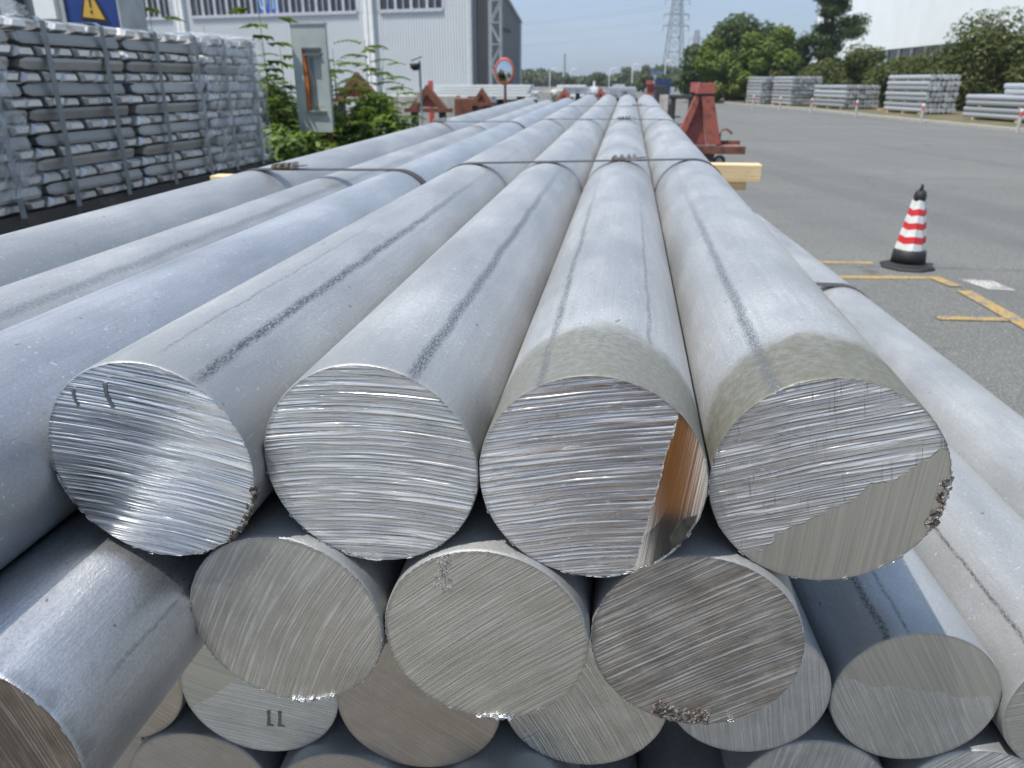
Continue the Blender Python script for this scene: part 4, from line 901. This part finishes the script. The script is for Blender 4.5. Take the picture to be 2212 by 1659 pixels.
# ------------------------------------------------------------------ mirror, lamp, mast, red post
mr = empty('traffic_mirror', (-2.12, 14, 0), label='round convex traffic mirror with a red rim on a rusty pole', cat='traffic mirror')
k = MB(); k.tube([(0, .05, 0), (0, .05, 1.62)], .022, 10); k.build('pole', M['rust'], mr)
k = MB(); prof = []
n = 32; k.v = []; 
for q, yy in ((.155, .0), (.175, -.02), (.160, -.045), (.142, -.04)):
    for j in range(n): t = 2*PI*j/n; k.v.append((q*math.cos(t), yy, 1.81+q*1.25*math.sin(t)))
k.f = [(i*n+j, i*n+(j+1) % n, (i+1)*n+(j+1) % n, (i+1)*n+j) for i in range(3) for j in range(n)]+[tuple(range(n))]
k.build('rim', simple('mirror_rim', (.55, .12, .07), .45), mr, smooth=True)
k = MB(); k.v = [(0, -.062, 1.81)]
for q in range(1, 7):
    for j in range(n): t = 2*PI*j/n; rr2 = .145*q/6; k.v.append((rr2*math.cos(t), -.062+.03*(q/6)**2, 1.81+rr2*1.25*math.sin(t)))
k.f = [(0, 1+j, 1+(j+1) % n) for j in range(n)]+[(1+i*n+j, 1+(i+1)*n+j, 1+(i+1)*n+(j+1) % n, 1+i*n+(j+1) % n) for i in range(5) for j in range(n)]
k.build('mirror_glass', simple('mirror_glass', (.72, .74, .76), .06, 1, .02), mr, smooth=True)
lp = empty('floodlight', (-3.09, 12, 0), label='small black floodlight on a thin grey pole in front of the building', cat='floodlight')
k = MB(); k.tube([(0, 0, 0), (0, 0, 1.93)], .018, 8); k.build('pole', M['steel_grey'], lp)
k = MB(); k.lathe([(.03, 0), (.07, .03), (.085, .09), (.05, .10)], 14, (-.06, -.03, 1.80)); k.build('lamp_head', M['black'], lp, smooth=True)
k = MB(); k.bar((-.12, -.03, 1.93), (.04, .0, 1.99), .07, .012); k.build('visor', M['black'], lp)
k = MB(); k.box(-.05, .0, -.05, 0, 1.36, 1.50); k.build('junction_box', simple('box_tan', (.40, .33, .28), .7), lp)
k = MB(); k.box(-.035, .035, 0, .07, 0, 1.66); o = k.build('red_post', simple('red_post', (.60, .10, .07), .5), None); o.location = (-3.38, 13.8, 0); tag(o, 'short bright red post behind the gable-topped trestle', 'post')
ms = empty('lattice_mast', (-4.9, 30, 0), label='slim grey lattice mast in front of the building gable', cat='mast')
for x in (-.2, .2):
    for y in (0, .35): k = MB(); k.box(x-.03, x+.03, y, y+.05, 0, 9.5); k.build('chord', M['steel_grey'], ms)
for i in range(13):
    z = i*.72
    for y in (0, .37): k = MB(); k.bar((-.2, y, z), (.2, y, z+.72) if i % 2 else (-.2, y, z+.001), .035) if False else k.bar((-.2 if i % 2 else .2, y, z), (.2 if i % 2 else -.2, y, z+.72), .035); k.build('diagonal', M['steel_grey'], ms)
    k = MB(); k.box(-.2, .2, 0, .04, z, z+.04); k.build('rung', M['steel_grey'], ms)

# ------------------------------------------------------------------ long white and silver stacks mid-distance
def plank_stack(x, y, L, n, th, z0, label, mat, deep=.8, name='panel_stack', rz=0):
    r_ = empty(name, (x, y, 0), rz, label=label, cat='stack', group='pale stacks in the middle distance')
    for i in range(n):
        k = MB(); j = rnd.uniform(-.06, .06); k.box(j, L+j, 0, deep, z0+i*th, z0+i*th+th*.86); k.build('panel', mat, r_)
    for q in (.1, .5, .9): k = MB(); k.box(L*q-.05, L*q+.05, .05, deep-.05, 0, z0); k.build('support', M['dark_steel'], r_)
    return r_
plank_stack(-4.35, 18, 2.15, 4, .062, 1.34, 'long stack of white panels in front of the grey building', M['white_paint'])
plank_stack(-4.9, 19.5, 1.2, 2, .06, 1.36, 'lower pair of white panels at the left of the long white stack', M['white_paint'])
plank_stack(-3.1, 19, .95, 3, .06, 1.26, 'short white panels in front of the long white stack', M['white_paint'])
silver = simple('silver_profile', (.62, .63, .64), .35, .7, .2, 5)
def pipe_rack(x, y, w_, rows, r0, z0, label, seed):
    r_ = empty('bar_bundle', (x, y, 0), label=label, cat='bundle', group='silver bundles seen end-on beyond the bars'); g = random.Random(seed)
    me = None
    for i in range(rows):
        n = int(w_/(2*r0))-(i % 2)
        for j in range(n):
            if me is None:
                k = MB(); k.tube([(0, 0, 0), (0, 3.5, 0)], r0, 12); me = k.mesh('bar'); me.materials.append(silver)
            o = bpy.data.objects.new('bar', me); C.objects.link(o); o.parent = r_; o.location = ((j+.5+.5*(i % 2))*2*r0-w_/2, g.uniform(-.1, .1), z0+r0+i*r0*1.74)
    k = MB(); k.box(-w_/2, w_/2, .4, .5, z0-.12, z0); k.box(-w_/2, -w_/2+.1, .4, .5, 0, z0-.12); k.box(w_/2-.1, w_/2, .4, .5, 0, z0-.12); k.build('stand', M['dark_steel'], r_)
    return r_
pipe_rack(-.13, 16, .60, 3, .036, 1.34, 'silver bundle of bars seen end-on straight beyond the pile', 1)
pipe_rack(-.22, 18, .40, 2, .045, 1.42, 'second silver bundle just behind the one straight beyond the pile', 2)
pipe_rack(-.75, 17, .36, 3, .045, 1.20, 'silver bundle of tubes left of the end-on one', 3)
plank_stack(-1.55, 20, .62, 3, .05, 1.38, 'short grey stack of profiles beside the silver tubes', silver, rz=.05)
plank_stack(-2.3, 26, .9, 4, .09, 1.2, 'white fence-like stack near the far concrete block', M['white_paint'])
k = MB(); k.lathe([(.02, 0), (.10, .03), (.15, .12), (.16, .2), (.12, .32), (.03, .36)], 18, (0, 0, 1.26)); k.tube([(0, 0, 0), (0, 0, 1.27)], .05); k.v = [(a*.62, b*.62, 1.26+(c-1.26)*.62 if c > 1.2 else c) for a, b, c in k.v]; o = k.build('pale_drum', simple('cream', (.55, .55, .42), .6), None, smooth=True); o.location = (-1.72, 19, 0); tag(o, 'rounded cream drum on a stand among the white stacks', 'drum')
bc = empty('blue_container', (1.22, 40, 0), label='dark blue container by the far trees behind the blackened trolley', cat='container')
k = MB(); k.box(0, .72, 0, 2.2, 0, 1.76); k.build('body', simple('container_blue', (.03, .05, .13), .5), bc)
k = MB(); [k.box(.06+q*.1, .09+q*.1, -.03, 0, .1, 1.7) for q in range(7)]; k.build('ribs', simple('container_rib', (.05, .075, .17), .5), bc)
ws = empty('white_statue_post', (-.85, 20, 0), label='slim white hydrant-like post in the middle distance', cat='post')
k = MB(); k.tube([(0, 0, 0), (0, 0, 1.50)], .05, 10); k.build('post', M['white_paint'], ws); k = MB(); k.box(-.09, .09, -.04, .04, 1.46, 1.54); k.box(-.02, .02, -.02, .02, 1.54, 1.66); k.build('head', M['white_paint'], ws)

# ------------------------------------------------------------------ bar stacks along the kerb
def stack_mat():
    t = T('stacked_bar'); o = t.tc.outputs['Object']; oi = t.t.nodes.new('ShaderNodeObjectInfo')
    t.set(Base_Color=t.mix(oi.outputs['Random'], (.40, .41, .42), (.62, .64, .66)), Roughness=.4, Metallic=.55); return t.m
M['stack'] = stack_mat()
GK = 'stacks of round bars along the kerb'; U = math.atan2(.2, 1.0)
def bar_stack(x, y, L, cols, layers, r0, label, step=0, spacer=.05, z0=.14, rz=U):
    r_ = empty('bar_stack', (x, y, 0), rz, label=label, cat='bar stack', group=GK)
    k = MB(); k.tube([(0, 0, 0), (0, L, 0)], r0, 14); me = k.mesh('bar'); me.materials.append(M['stack'])
    z = z0
    for i in range(layers):
        c = cols-(step*i)
        for j in range(c):
            o = bpy.data.objects.new('bar', me); C.objects.link(o); o.parent = r_; o.location = (r0+j*2*r0+rnd.uniform(-.01, .01)+step*i*r0, rnd.uniform(-.06, .10), z+r0)
        z += 2*r0
        if i % 2 == 1 and i < layers-1:
            for q in (.14, .5, .86): k = MB(); k.box(.02, c*2*r0, L*q-.05, L*q+.05, z, z+spacer); k.build('spacer', M['wood'], r_)
            z += spacer
    for q in (.1, .5, .9): k = MB(); k.box(0, cols*2*r0, L*q-.06, L*q+.06, .05, z0); k.build('spacer', M['wood'], r_)
    return r_
bar_stack(15.0, 44.4, 4.1, 7, 7, .12, 'tallest bar stack in the open between two dark gaps of the shrubs')
bar_stack(13.0, 52.2, 4.6, 9, 5, .12, 'middle bar stack, lower than the ones on either side')
bar_stack(11.0, 58.5, 3.6, 10, 8, .105, 'wide bar stack next to the white wall edge, in the far group')
bar_stack(9.55, 62.5, 3.0, 4, 8, .105, 'narrow far bar stack left of the wide one', 0)
bar_stack(7.2, 84, 3.2, 9, 5, .15, 'farthest pale bar stack just right of the red trolley top')
bar_stack(16.6, 32.5, 7.4, 7, 4, .115, 'near bar stack at the picture edge with three bollards in front')
bar_stack(17.0, 33.0, 5.2, 6, 2, .115, 'upper bar tier lying on the near stack at the picture edge', z0=1.12)
k = MB(); k.tube([(0, 0, .5), (1.3, .3, .5)], .48, 20); o = k.build('dark_coil', M['black'], None); o.location = (9.0, 76, 0); tag(o, 'dark steel coil lying between the farthest stacks', 'coil')
for i, (x, y, z, L, a) in enumerate([(16.2, 39.5, .10, 2.2, .3), (16.8, 38.4, .12, 1.8, -.2), (14.2, 49.2, .10, 2.0, .2)]):
    k = MB(); k.box(0, L, 0, .12, 0, .1); o = k.build('loose_timber', M['wood'], None); o.location = (x, y, z); o.rotation_euler.z = a; tag(o, ['loose timber on the ground right of the tallest stack', 'second loose timber nearer the edge stack', 'loose timber by the middle bar stack'][i], 'timber')
GBo = 'striped bollards along the kerb'
bl = ['nearest kerb bollard, at the picture edge', 'kerb bollard in front of the tallest bar stack', 'kerb bollard in front of the middle bar stack', 'kerb bollard at the end of the wide far stack', 'kerb bollard before the wide far stack', 'kerb bollard farthest away, by the narrow stack']
bm_red = simple('bollard_red', (.60, .10, .10), .5)
for i, (x, y) in enumerate([(13.44, 30.31), (12.34, 36.6), (11.2, 42.46), (10.12, 47.55), (9.15, 51.7), (8.09, 55.4)]):
    r_ = empty('bollard', (x, y, 0), label='red and white headed '+bl[i], cat='bollard', group=GBo)
    k = MB(); k.tube([(0, 0, 0), (0, 0, .52)], .055, 12); k.build('post', simple('bollard_grey', (.45, .45, .44), .7) if i == 0 else bpy.data.materials['bollard_grey'], r_, smooth=False)
    k = MB(); k.tube([(0, 0, .52), (0, 0, .68)], .057, 12); k.build('red_band', bm_red, r_)
    k = MB(); k.lathe([(.057, .68), (.057, .75), (.03, .775)], 12); k.build('white_cap', M['white_paint'], r_)

# ------------------------------------------------------------------ grey sheet-metal hall
hall = empty('grey_hall', (-10.2, 52.7, 0), math.atan2(-.2, 1)+PI, label='pale grey ribbed sheet-metal hall with a window band high on its wall', cat='building')
# local frame: +x runs along the wall to the left in the picture, +y towards the camera
def ribbed(name, col, pitch, rough=.55, horiz=False):
    t = T(name); x, y, z = t.xyz(t.tc.outputs['Object']); n = t.noise(t.tc.outputs['Object'], .5, 5, .6); s_ = t.noise(t.vec(t.math('MULTIPLY', x, 1.5), y, t.math('MULTIPLY', z, .08)), 2, 4, .6)
    col2 = t.mix(t.rng(n, .3, .7), tuple(c*.94 for c in col), col); col2 = t.mix(t.rng(s_, .55, .8, 0, .3), col2, tuple(c*.8 for c in col))
    t.set(Base_Color=col2, Roughness=rough); return t.m
M['cladding'] = ribbed('hall_cladding', (.62, .645, .66), .3)
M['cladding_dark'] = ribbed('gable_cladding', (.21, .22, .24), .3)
def rib_wall(L, z0, z1, y, pitch=.20, dep=.045, xa=0, axis='x', other=0):
    k = MB(); n = int(L/pitch); pts = []
    for i in range(n):
        a = xa+i*pitch; pts += [(a, 0), (a+pitch*.55, 0), (a+pitch*.65, dep), (a+pitch*.9, dep)]
    pts.append((xa+L, 0))
    for u, d in pts:
        for z in (z0, z1): k.v.append((u, y+d, z) if axis == 'x' else (y-d, u, z))
    k.f = [(2*i, 2*i+2, 2*i+3, 2*i+1) for i in range(len(pts)-1)]; return k
HW = 46.0; WZ0, WZ1 = 6.0, 7.7
k = rib_wall(HW, 0, WZ0-.12, 0); k.build('lower_wall', M['cladding'], hall)
k = rib_wall(HW, WZ1+.12, 9.9, 0); k.build('upper_wall', M['cladding'], hall)
wins = [(1.8, 6.3), (8.0, 21.4), (23.2, 36.5), (38.4, 45.5)]
for a, b in zip([0]+[q[1] for q in wins], [q[0] for q in wins]+[HW]):
    k = rib_wall(b-a, WZ0-.12, WZ1+.12, .0, xa=a); k.build('wall_panel', M['cladding'], hall)
glass = simple('hall_glass', (.05, .06, .06), .12, 0, .4, .8); frame_m = simple('window_frame', (.50, .50, .56), .5)
for a, b in wins:
    f_ = empty('window_band', (0, 0, 0)); f_.parent = hall
    k = MB(); k.box(a, b, .0, .14, WZ0-.2, WZ0); k.box(a, b, .0, .10, WZ1, WZ1+.12); k.build('window_sill', frame_m, f_)
    n = int((b-a)/1.0); st = (b-a)/n
    for i in range(n):
        for h_ in (0, 1):
            k = MB(); k.box(a+st*(i+.5*h_)+.06, a+st*(i+.5*h_+.5)-.04, -.10, -.08, WZ0, WZ1); k.build('pane', glass, f_)
        k = MB(); k.box(a+st*i-.10, a+st*i+.08, -.10, .05, WZ0, WZ1); k.build('mullion', frame_m, f_)
        k = MB(); k.box(a+st*(i+.5)-.05, a+st*(i+.5)+.05, -.10, .02, WZ0, WZ1); k.build('mullion', simple('mullion_lilac', (.33, .32, .40), .5) if 'mullion_lilac' not in bpy.data.materials else bpy.data.materials['mullion_lilac'], f_)
# blue sheet with 01 behind two panes
bs = MB(); bs.box(14.0, 15.9, -.079, -.070, WZ0, WZ1); bs.build('blue_sheet', simple('sheet_blue', (.03, .15, .48), .5), hall)
cu = bpy.data.curves.new('numeral', 'FONT'); cu.body = '01'; cu.size = 1.55; cu.extrude = .004; cu.align_x = 'CENTER'
to = bpy.data.objects.new('numeral', cu); C.objects.link(to); dg = bpy.context.evaluated_depsgraph_get()
tm = bpy.data.meshes.new_from_object(to.evaluated_get(dg)); bpy.data.objects.remove(to)
to = link('numeral', tm, simple('pale_blue', (.42, .60, .80), .5), hall); to.location = (14.95, -.062, WZ0+.25); to.rotation_euler = (R(90), 0, PI)
to['label'] = 'pale numerals on the blue sheet'
for a in (7.1, 22.3, 37.5):
    k = MB(); k.box(a-.34, a-.04, .05, .30, 0, 9.9); k.box(a+.04, a+.34, .05, .30, 0, 9.9); k.build('white_downpipe', M['white_paint'], hall)
k = MB(); k.box(-.12, .10, -.1, .12, 0, 9.95); k.build('corner_trim', simple('trim_grey', (.52, .54, .56), .5), hall)
# gable side (local x<0 is towards the picture's right; the gable runs away from the camera along -y)
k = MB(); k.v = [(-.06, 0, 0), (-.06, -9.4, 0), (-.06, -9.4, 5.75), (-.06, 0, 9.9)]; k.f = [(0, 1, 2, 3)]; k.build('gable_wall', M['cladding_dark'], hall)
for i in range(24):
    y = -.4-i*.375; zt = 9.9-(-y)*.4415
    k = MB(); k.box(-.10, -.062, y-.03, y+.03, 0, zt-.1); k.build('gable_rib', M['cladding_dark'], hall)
k = MB()
for i in range(52): k.box(-.16, -.10, -2.6, -1.0, .2+i*.17, .29+i*.17)
k.build('louvre_strip', simple('louvre_brown', (.15, .13, .125), .6), hall)
k = MB(); k.bar((-.1, .1, 9.98), (-.1, -9.6, 5.72), .3, .14); k.build('verge_trim', simple('trim_pale', (.45, .50, .54), .5), hall)
k = MB(); k.box(-.2, .1, -9.6, -9.38, 0, 5.75); k.build('far_trim', bpy.data.materials['trim_pale'], hall)
k = MB(); k.box(-.14, -.062, -7.4, -5.2, 4.9, 5.15); k.build('gable_slot', M['dark_steel'], hall)
k = MB(); k.v = [(-.05, 0, 9.9), (HW, 0, 9.9), (HW, -9.4, 5.75), (-.05, -9.4, 5.75)]; k.f = [(0, 1, 2, 3)]; k.build('roof', M['cladding'], hall)
k = MB(); k.box(0, HW, -9.4, -9.3, 0, 5.75); k.build('back_wall', M['cladding'], hall)

# ------------------------------------------------------------------ white hall on the right
wh = empty('white_hall', (24.3, 90, 0), math.atan2(.073, 1)+PI, label='tall smooth white hall with a strip of windows under its overhanging wall', cat='building')
# local +y runs towards the camera, local -x is inside... wall plane at x=0, outside is +x
wm = simple('white_cladding', (.86, .89, .89), .5, 0, .03, .4)
k = MB(); k.box(-14, .35, 0, 66, 4.5, 16); k.build('upper_wall', wm, wh)
k = MB(); k.box(-14, 0, 0, 66, 0, 3.3); k.build('lower_wall', wm, wh)
for i in range(22):
    k = MB(); k.box(-.12, -.08, 1.5+i*2.9, 4.2+i*2.9, 3.3, 4.5); k.build('pane', glass, wh)
    k = MB(); k.box(-.2, .06, 4.2+i*2.9, 4.55+i*2.9, 3.3, 4.5); k.build('mullion', M['white_paint'], wh)
k = MB(); k.box(-14, -.2, 0, 66, 3.3, 4.5); k.build('inner_wall', simple('inner_grey', (.2, .22, .22), .7), wh)
wh2 = empty('white_annex', (24.6, 118, 0), math.atan2(.073, 1)+PI, label='set-back white annex wall behind the layered dark tree', cat='building')
k = MB(); k.box(-12, .2, 0, 27, 0, 15); k.build('wall', wm, wh2)
k = MB(); k.box(.2, .24, 19, 22.5, 2.6, 3.6); k.build('window', glass, wh2)

# ------------------------------------------------------------------ pylons, masts, lamps, wires
M['pylon'] = simple('pylon_steel', (.36, .38, .39), .6, .2)
def pylon(x, y, H, wb, label, arms):
    r_ = empty('pylon', (x, y, 0), R(12), label=label, cat='pylon', group='lattice pylons')
    def wd(z): return wb*(1-z/H*.9) if z < H*.62 else wb*.44*(1-(z/H-.62)*1.2)
    zs_ = [H*q for q in (0, .14, .27, .38, .48, .56, .63, .69, .75, .81, .87, .93, 1)]
    for sx in (-1, 1):
        for sy in (-1, 1):
            k = MB()
            for a, b in zip(zs_, zs_[1:]): k.bar((sx*wd(a)/2, sy*wd(a)/2, a), (sx*wd(b)/2, sy*wd(b)/2, b), .28)
            k.build('chord', M['pylon'], r_)
    k = MB()
    for a, b in zip(zs_, zs_[1:]):
        A, B = wd(a)/2, wd(b)/2
        for s_ in (-1, 1):
            k.bar((-A, s_*A, a), (B, s_*B, b), .15); k.bar((A, s_*A, a), (-B, s_*B, b), .15); k.bar((s_*A, -A, a), (s_*B, B, b), .15); k.bar((s_*A, A, a), (s_*B, -B, b), .15)
        k.bar((-B, -B, b), (B, -B, b), .15); k.bar((-B, B, b), (B, B, b), .15)
    br = k.build('bracing', M['pylon'], r_)
    for z, L in arms:
        k = MB(); k.bar((-L, 0, z), (L, 0, z), .25, .25); k.bar((-L, 0, z), (0, 0, z+1.6), .15); k.bar((L, 0, z), (0, 0, z+1.6), .15); k.build('cross_arm', M['pylon'], r_)
        for s_ in (-1, 1): k = MB(); k.tube([(s_*L, 0, z), (s_*L, 0, z-1.7)], .14, 6); k.build('insulator', M['pylon'], r_)
pylon(14.95, 300, 42, 7.0, 'tall lattice pylon rising out of the picture beside the dark tree clump', [(19.6, 4.6), (23.2, 4.4), (28, 4.2), (33, 4.0)])
pylon(29.8, 400, 23.8, 6.5, 'smaller lattice pylon half hidden behind the dark trees', [(20.0, 3.6), (16.5, 3.6)])
def wires(pa, pb, label):
    for i, (dx, dz) in enumerate(pa):
        k = MB(); a = Vector((14.95+dx, 300, dz)); b = Vector((pb[0]+dx*1.2, pb[1], dz+pb[2])); pts = [a.lerp(b, q/12)-Vector((0, 0, 6*4*(q/12)*(1-q/12))) for q in range(13)]
        k.tube(pts, .06, 4); o = k.build('power_line', M['pylon'], None); tag(o, label[i], 'power line', 'power lines across the sky')
wires([(-4.4, 18), (4.4, 18), (-4.4, 21.6), (4.4, 21.6)], (-210, 330, 2), ['lowest faint power line, from the near tip of the lowest cross-arm', 'lowest-level power line from the far tip of the lowest cross-arm', 'faint power line just above the lowest pair, near side', 'faint power line just above the lowest pair, far side'])
wires([(-4.2, 26.5), (4.2, 26.5)], (-160, 260, -5), ['upper faint power line from the near tip of a high cross-arm', 'upper faint power line from the far tip of a high cross-arm'])
for i, (x, y, h, lab) in enumerate([(-15.8, 200, 7.8, 'thin far chimney-like mast above the horizon trees')]):
    k = MB(); k.tube([(0, 0, 0), (0, 0, h*.6), (0, 0, h)], [.42, .38, .3], 10); o = k.build('far_mast', simple('mast_pale', (.36, .41, .42), .7), None); o.location = (x, y, 0); tag(o, lab, 'mast')
for i, (x, h, lab) in enumerate([(-19.2, 4.6, 'far street lamp nearest the grey hall'), (-14.2, 4.5, 'far street lamp right of the thin mast'), (.55, 5.6, 'far street lamp between the airy trees'), (8.2, 6.3, 'far street lamp at the foot of the tall pylon'), (-4.9, 4.6, 'far street lamp before the pointed tree')]):
    r_ = empty('street_lamp', (x, 200, 0), label=lab, cat='street lamp', group='far street lamps')
    k = MB(); k.tube([(0, 0, 0), (0, 0, h*.85), (.25, 0, h*.96), (1.0, 0, h)], .11, 8); k.build('post', M['white_paint'], r_); k = MB(); k.box(.8, 1.6, -.15, .15, h-.08, h+.1); k.build('lamp_head', M['white_paint'], r_)
br = empty('far_shed', (9.0, 230, 0), label='distant low shed with a blue roof beyond the trees', cat='building')
k = MB(); k.box(-3, 0, 0, 8, 0, 3.4); k.build('wall', M['white_paint'], br); k = MB(); k.box(-3.3, .3, -.5, 8.5, 3.4, 4.1); k.build('roof', simple('roof_blue', (.05, .13, .30), .5), br)

# ------------------------------------------------------------------ the photographer, mirrored in the polished cuts
def person():
    px, py = .052, -.52
    J = {'pel': (px, py, .98, .135, .105), 'wai': (px, py+.01, 1.12, .125, .09), 'che': (px, py, 1.32, .155, .10), 'nek': (px, py+.01, 1.47, .05, .05), 'chi': (px, py+.04, 1.545, .065, .07), 'hed': (px, py+.03, 1.64, .078, .095), 'top': (px, py+.02, 1.70, .06, .075)}
    E = [('pel', 'wai'), ('wai', 'che'), ('che', 'nek'), ('nek', 'chi'), ('chi', 'hed'), ('hed', 'top')]
    for n_, s_ in (('l', -1), ('r', 1)):
        J[n_+'hip'] = (px+.10*s_, py, .90, .10, .10); J[n_+'kne'] = (px+.13*s_, py+.03, .50, .065, .065); J[n_+'ank'] = (px+.14*s_, py, .11, .048, .05); J[n_+'toe'] = (px+.16*s_, py+.16, .045, .045, .03)
        J[n_+'sho'] = (px+.18*s_, py, 1.40, .062, .062); J[n_+'elb'] = (px+.20*s_, py+.17, 1.22, .045, .045); J[n_+'wri'] = (px*.6+.09*s_, py+.38, 1.50, .028, .028); J[n_+'pal'] = (px*.4+.085*s_, py+.43, 1.58, .026, .032)
        E += [('pel', n_+'hip'), (n_+'hip', n_+'kne'), (n_+'kne', n_+'ank'), (n_+'ank', n_+'toe'), ('che', n_+'sho'), (n_+'sho', n_+'elb'), (n_+'elb', n_+'wri'), (n_+'wri', n_+'pal')]
        for q in range(5):
            a = n_+'f%d' % q; b = n_+'g%d' % q
            J[a] = (px*.4+(.078+.004*q)*s_, py+.452, 1.575+.017*q, .009, .009); J[b] = (px*.4+.055*s_, py+.465, 1.578+.017*q, .0075, .0075); E += [(n_+'pal', a), (a, b)]
    K = list(J); me = bpy.data.meshes.new('person'); me.from_pydata([J[k][:3] for k in K], [(K.index(a), K.index(b)) for a, b in E], []); me.update()
    o = bpy.data.objects.new('person', me); C.objects.link(o); m_ = o.modifiers.new('skin', 'SKIN')
    for i, k in enumerate(K): me.skin_vertices[0].data[i].radius = J[k][3:5]; me.skin_vertices[0].data[i].use_root = (k == 'pel')
    sb = o.modifiers.new('sub', 'SUBSURF'); sb.levels = 2; sb.render_levels = 2
    dg = bpy.context.evaluated_depsgraph_get(); bm_ = bpy.data.meshes.new_from_object(o.evaluated_get(dg)); bpy.data.objects.remove(o)
    o = bpy.data.objects.new('person', bm_); C.objects.link(o); bm_.materials.clear()
    for m in (simple('skin_tone', (.45, .27, .19), .5), simple('navy_cloth', (.03, .035, .06), .9), simple('orange_cloth', (.62, .22, .04), .85, 0, .15, 8), simple('boot_rubber', (.02, .02, .02), .6)): bm_.materials.append(m)
    for p in bm_.polygons:
        c = p.center; p.use_smooth = True
        p.material_index = 3 if c.z < .64 else 2 if c.z < .97 else 0 if (c.z > 1.47 or c.y > py+.35) else 1
    k = MB(); k.box(-.037, .037, -.105, -.097, HC-.135, HC+.012); ph = k.build('phone', M['black'], None); ph.location = (0, .06, 0); tag(ph, 'slim black phone held up by the person behind the bars', 'phone')
    tag(o, 'person in navy top, orange trousers and black boots, mirrored in the cut ends', 'person')
    k = MB(); k.tube([(px-.05, py+.10, 1.655), (px-.05, py+.118, 1.655)], .012, 8); k.build('eye', M['white_paint'], o); k = MB(); k.tube([(px+.05, py+.10, 1.655), (px+.05, py+.118, 1.655)], .012, 8); k.build('eye', M['white_paint'], o)
    k = MB(); k.lathe([(.094, 0), (.100, .03), (.085, .085), (.03, .11)], 20, (px, py+.018, 1.655)); k.build('hair', M['black'], o, smooth=True)
person()

# ------------------------------------------------------------------ air
k = MB(); k.box(-300, 300, -60, 470, -1, 50)
hz = k.build('haze', None); hm = bpy.data.materials.new('haze_air'); hm.use_nodes = True; hm.node_tree.nodes.clear()
ho = hm.node_tree.nodes.new('ShaderNodeOutputMaterial'); hv = hm.node_tree.nodes.new('ShaderNodeVolumePrincipled')
hv.inputs['Color'].default_value = (.86, .93, 1, 1); hv.inputs['Density'].default_value = .0004; hv.inputs['Anisotropy'].default_value = .2
hm.node_tree.links.new(hv.outputs[0], ho.inputs['Volume']); hz.data.materials.append(hm); hz['kind'] = 'stuff'; hz['label'] = 'thin summer haze'
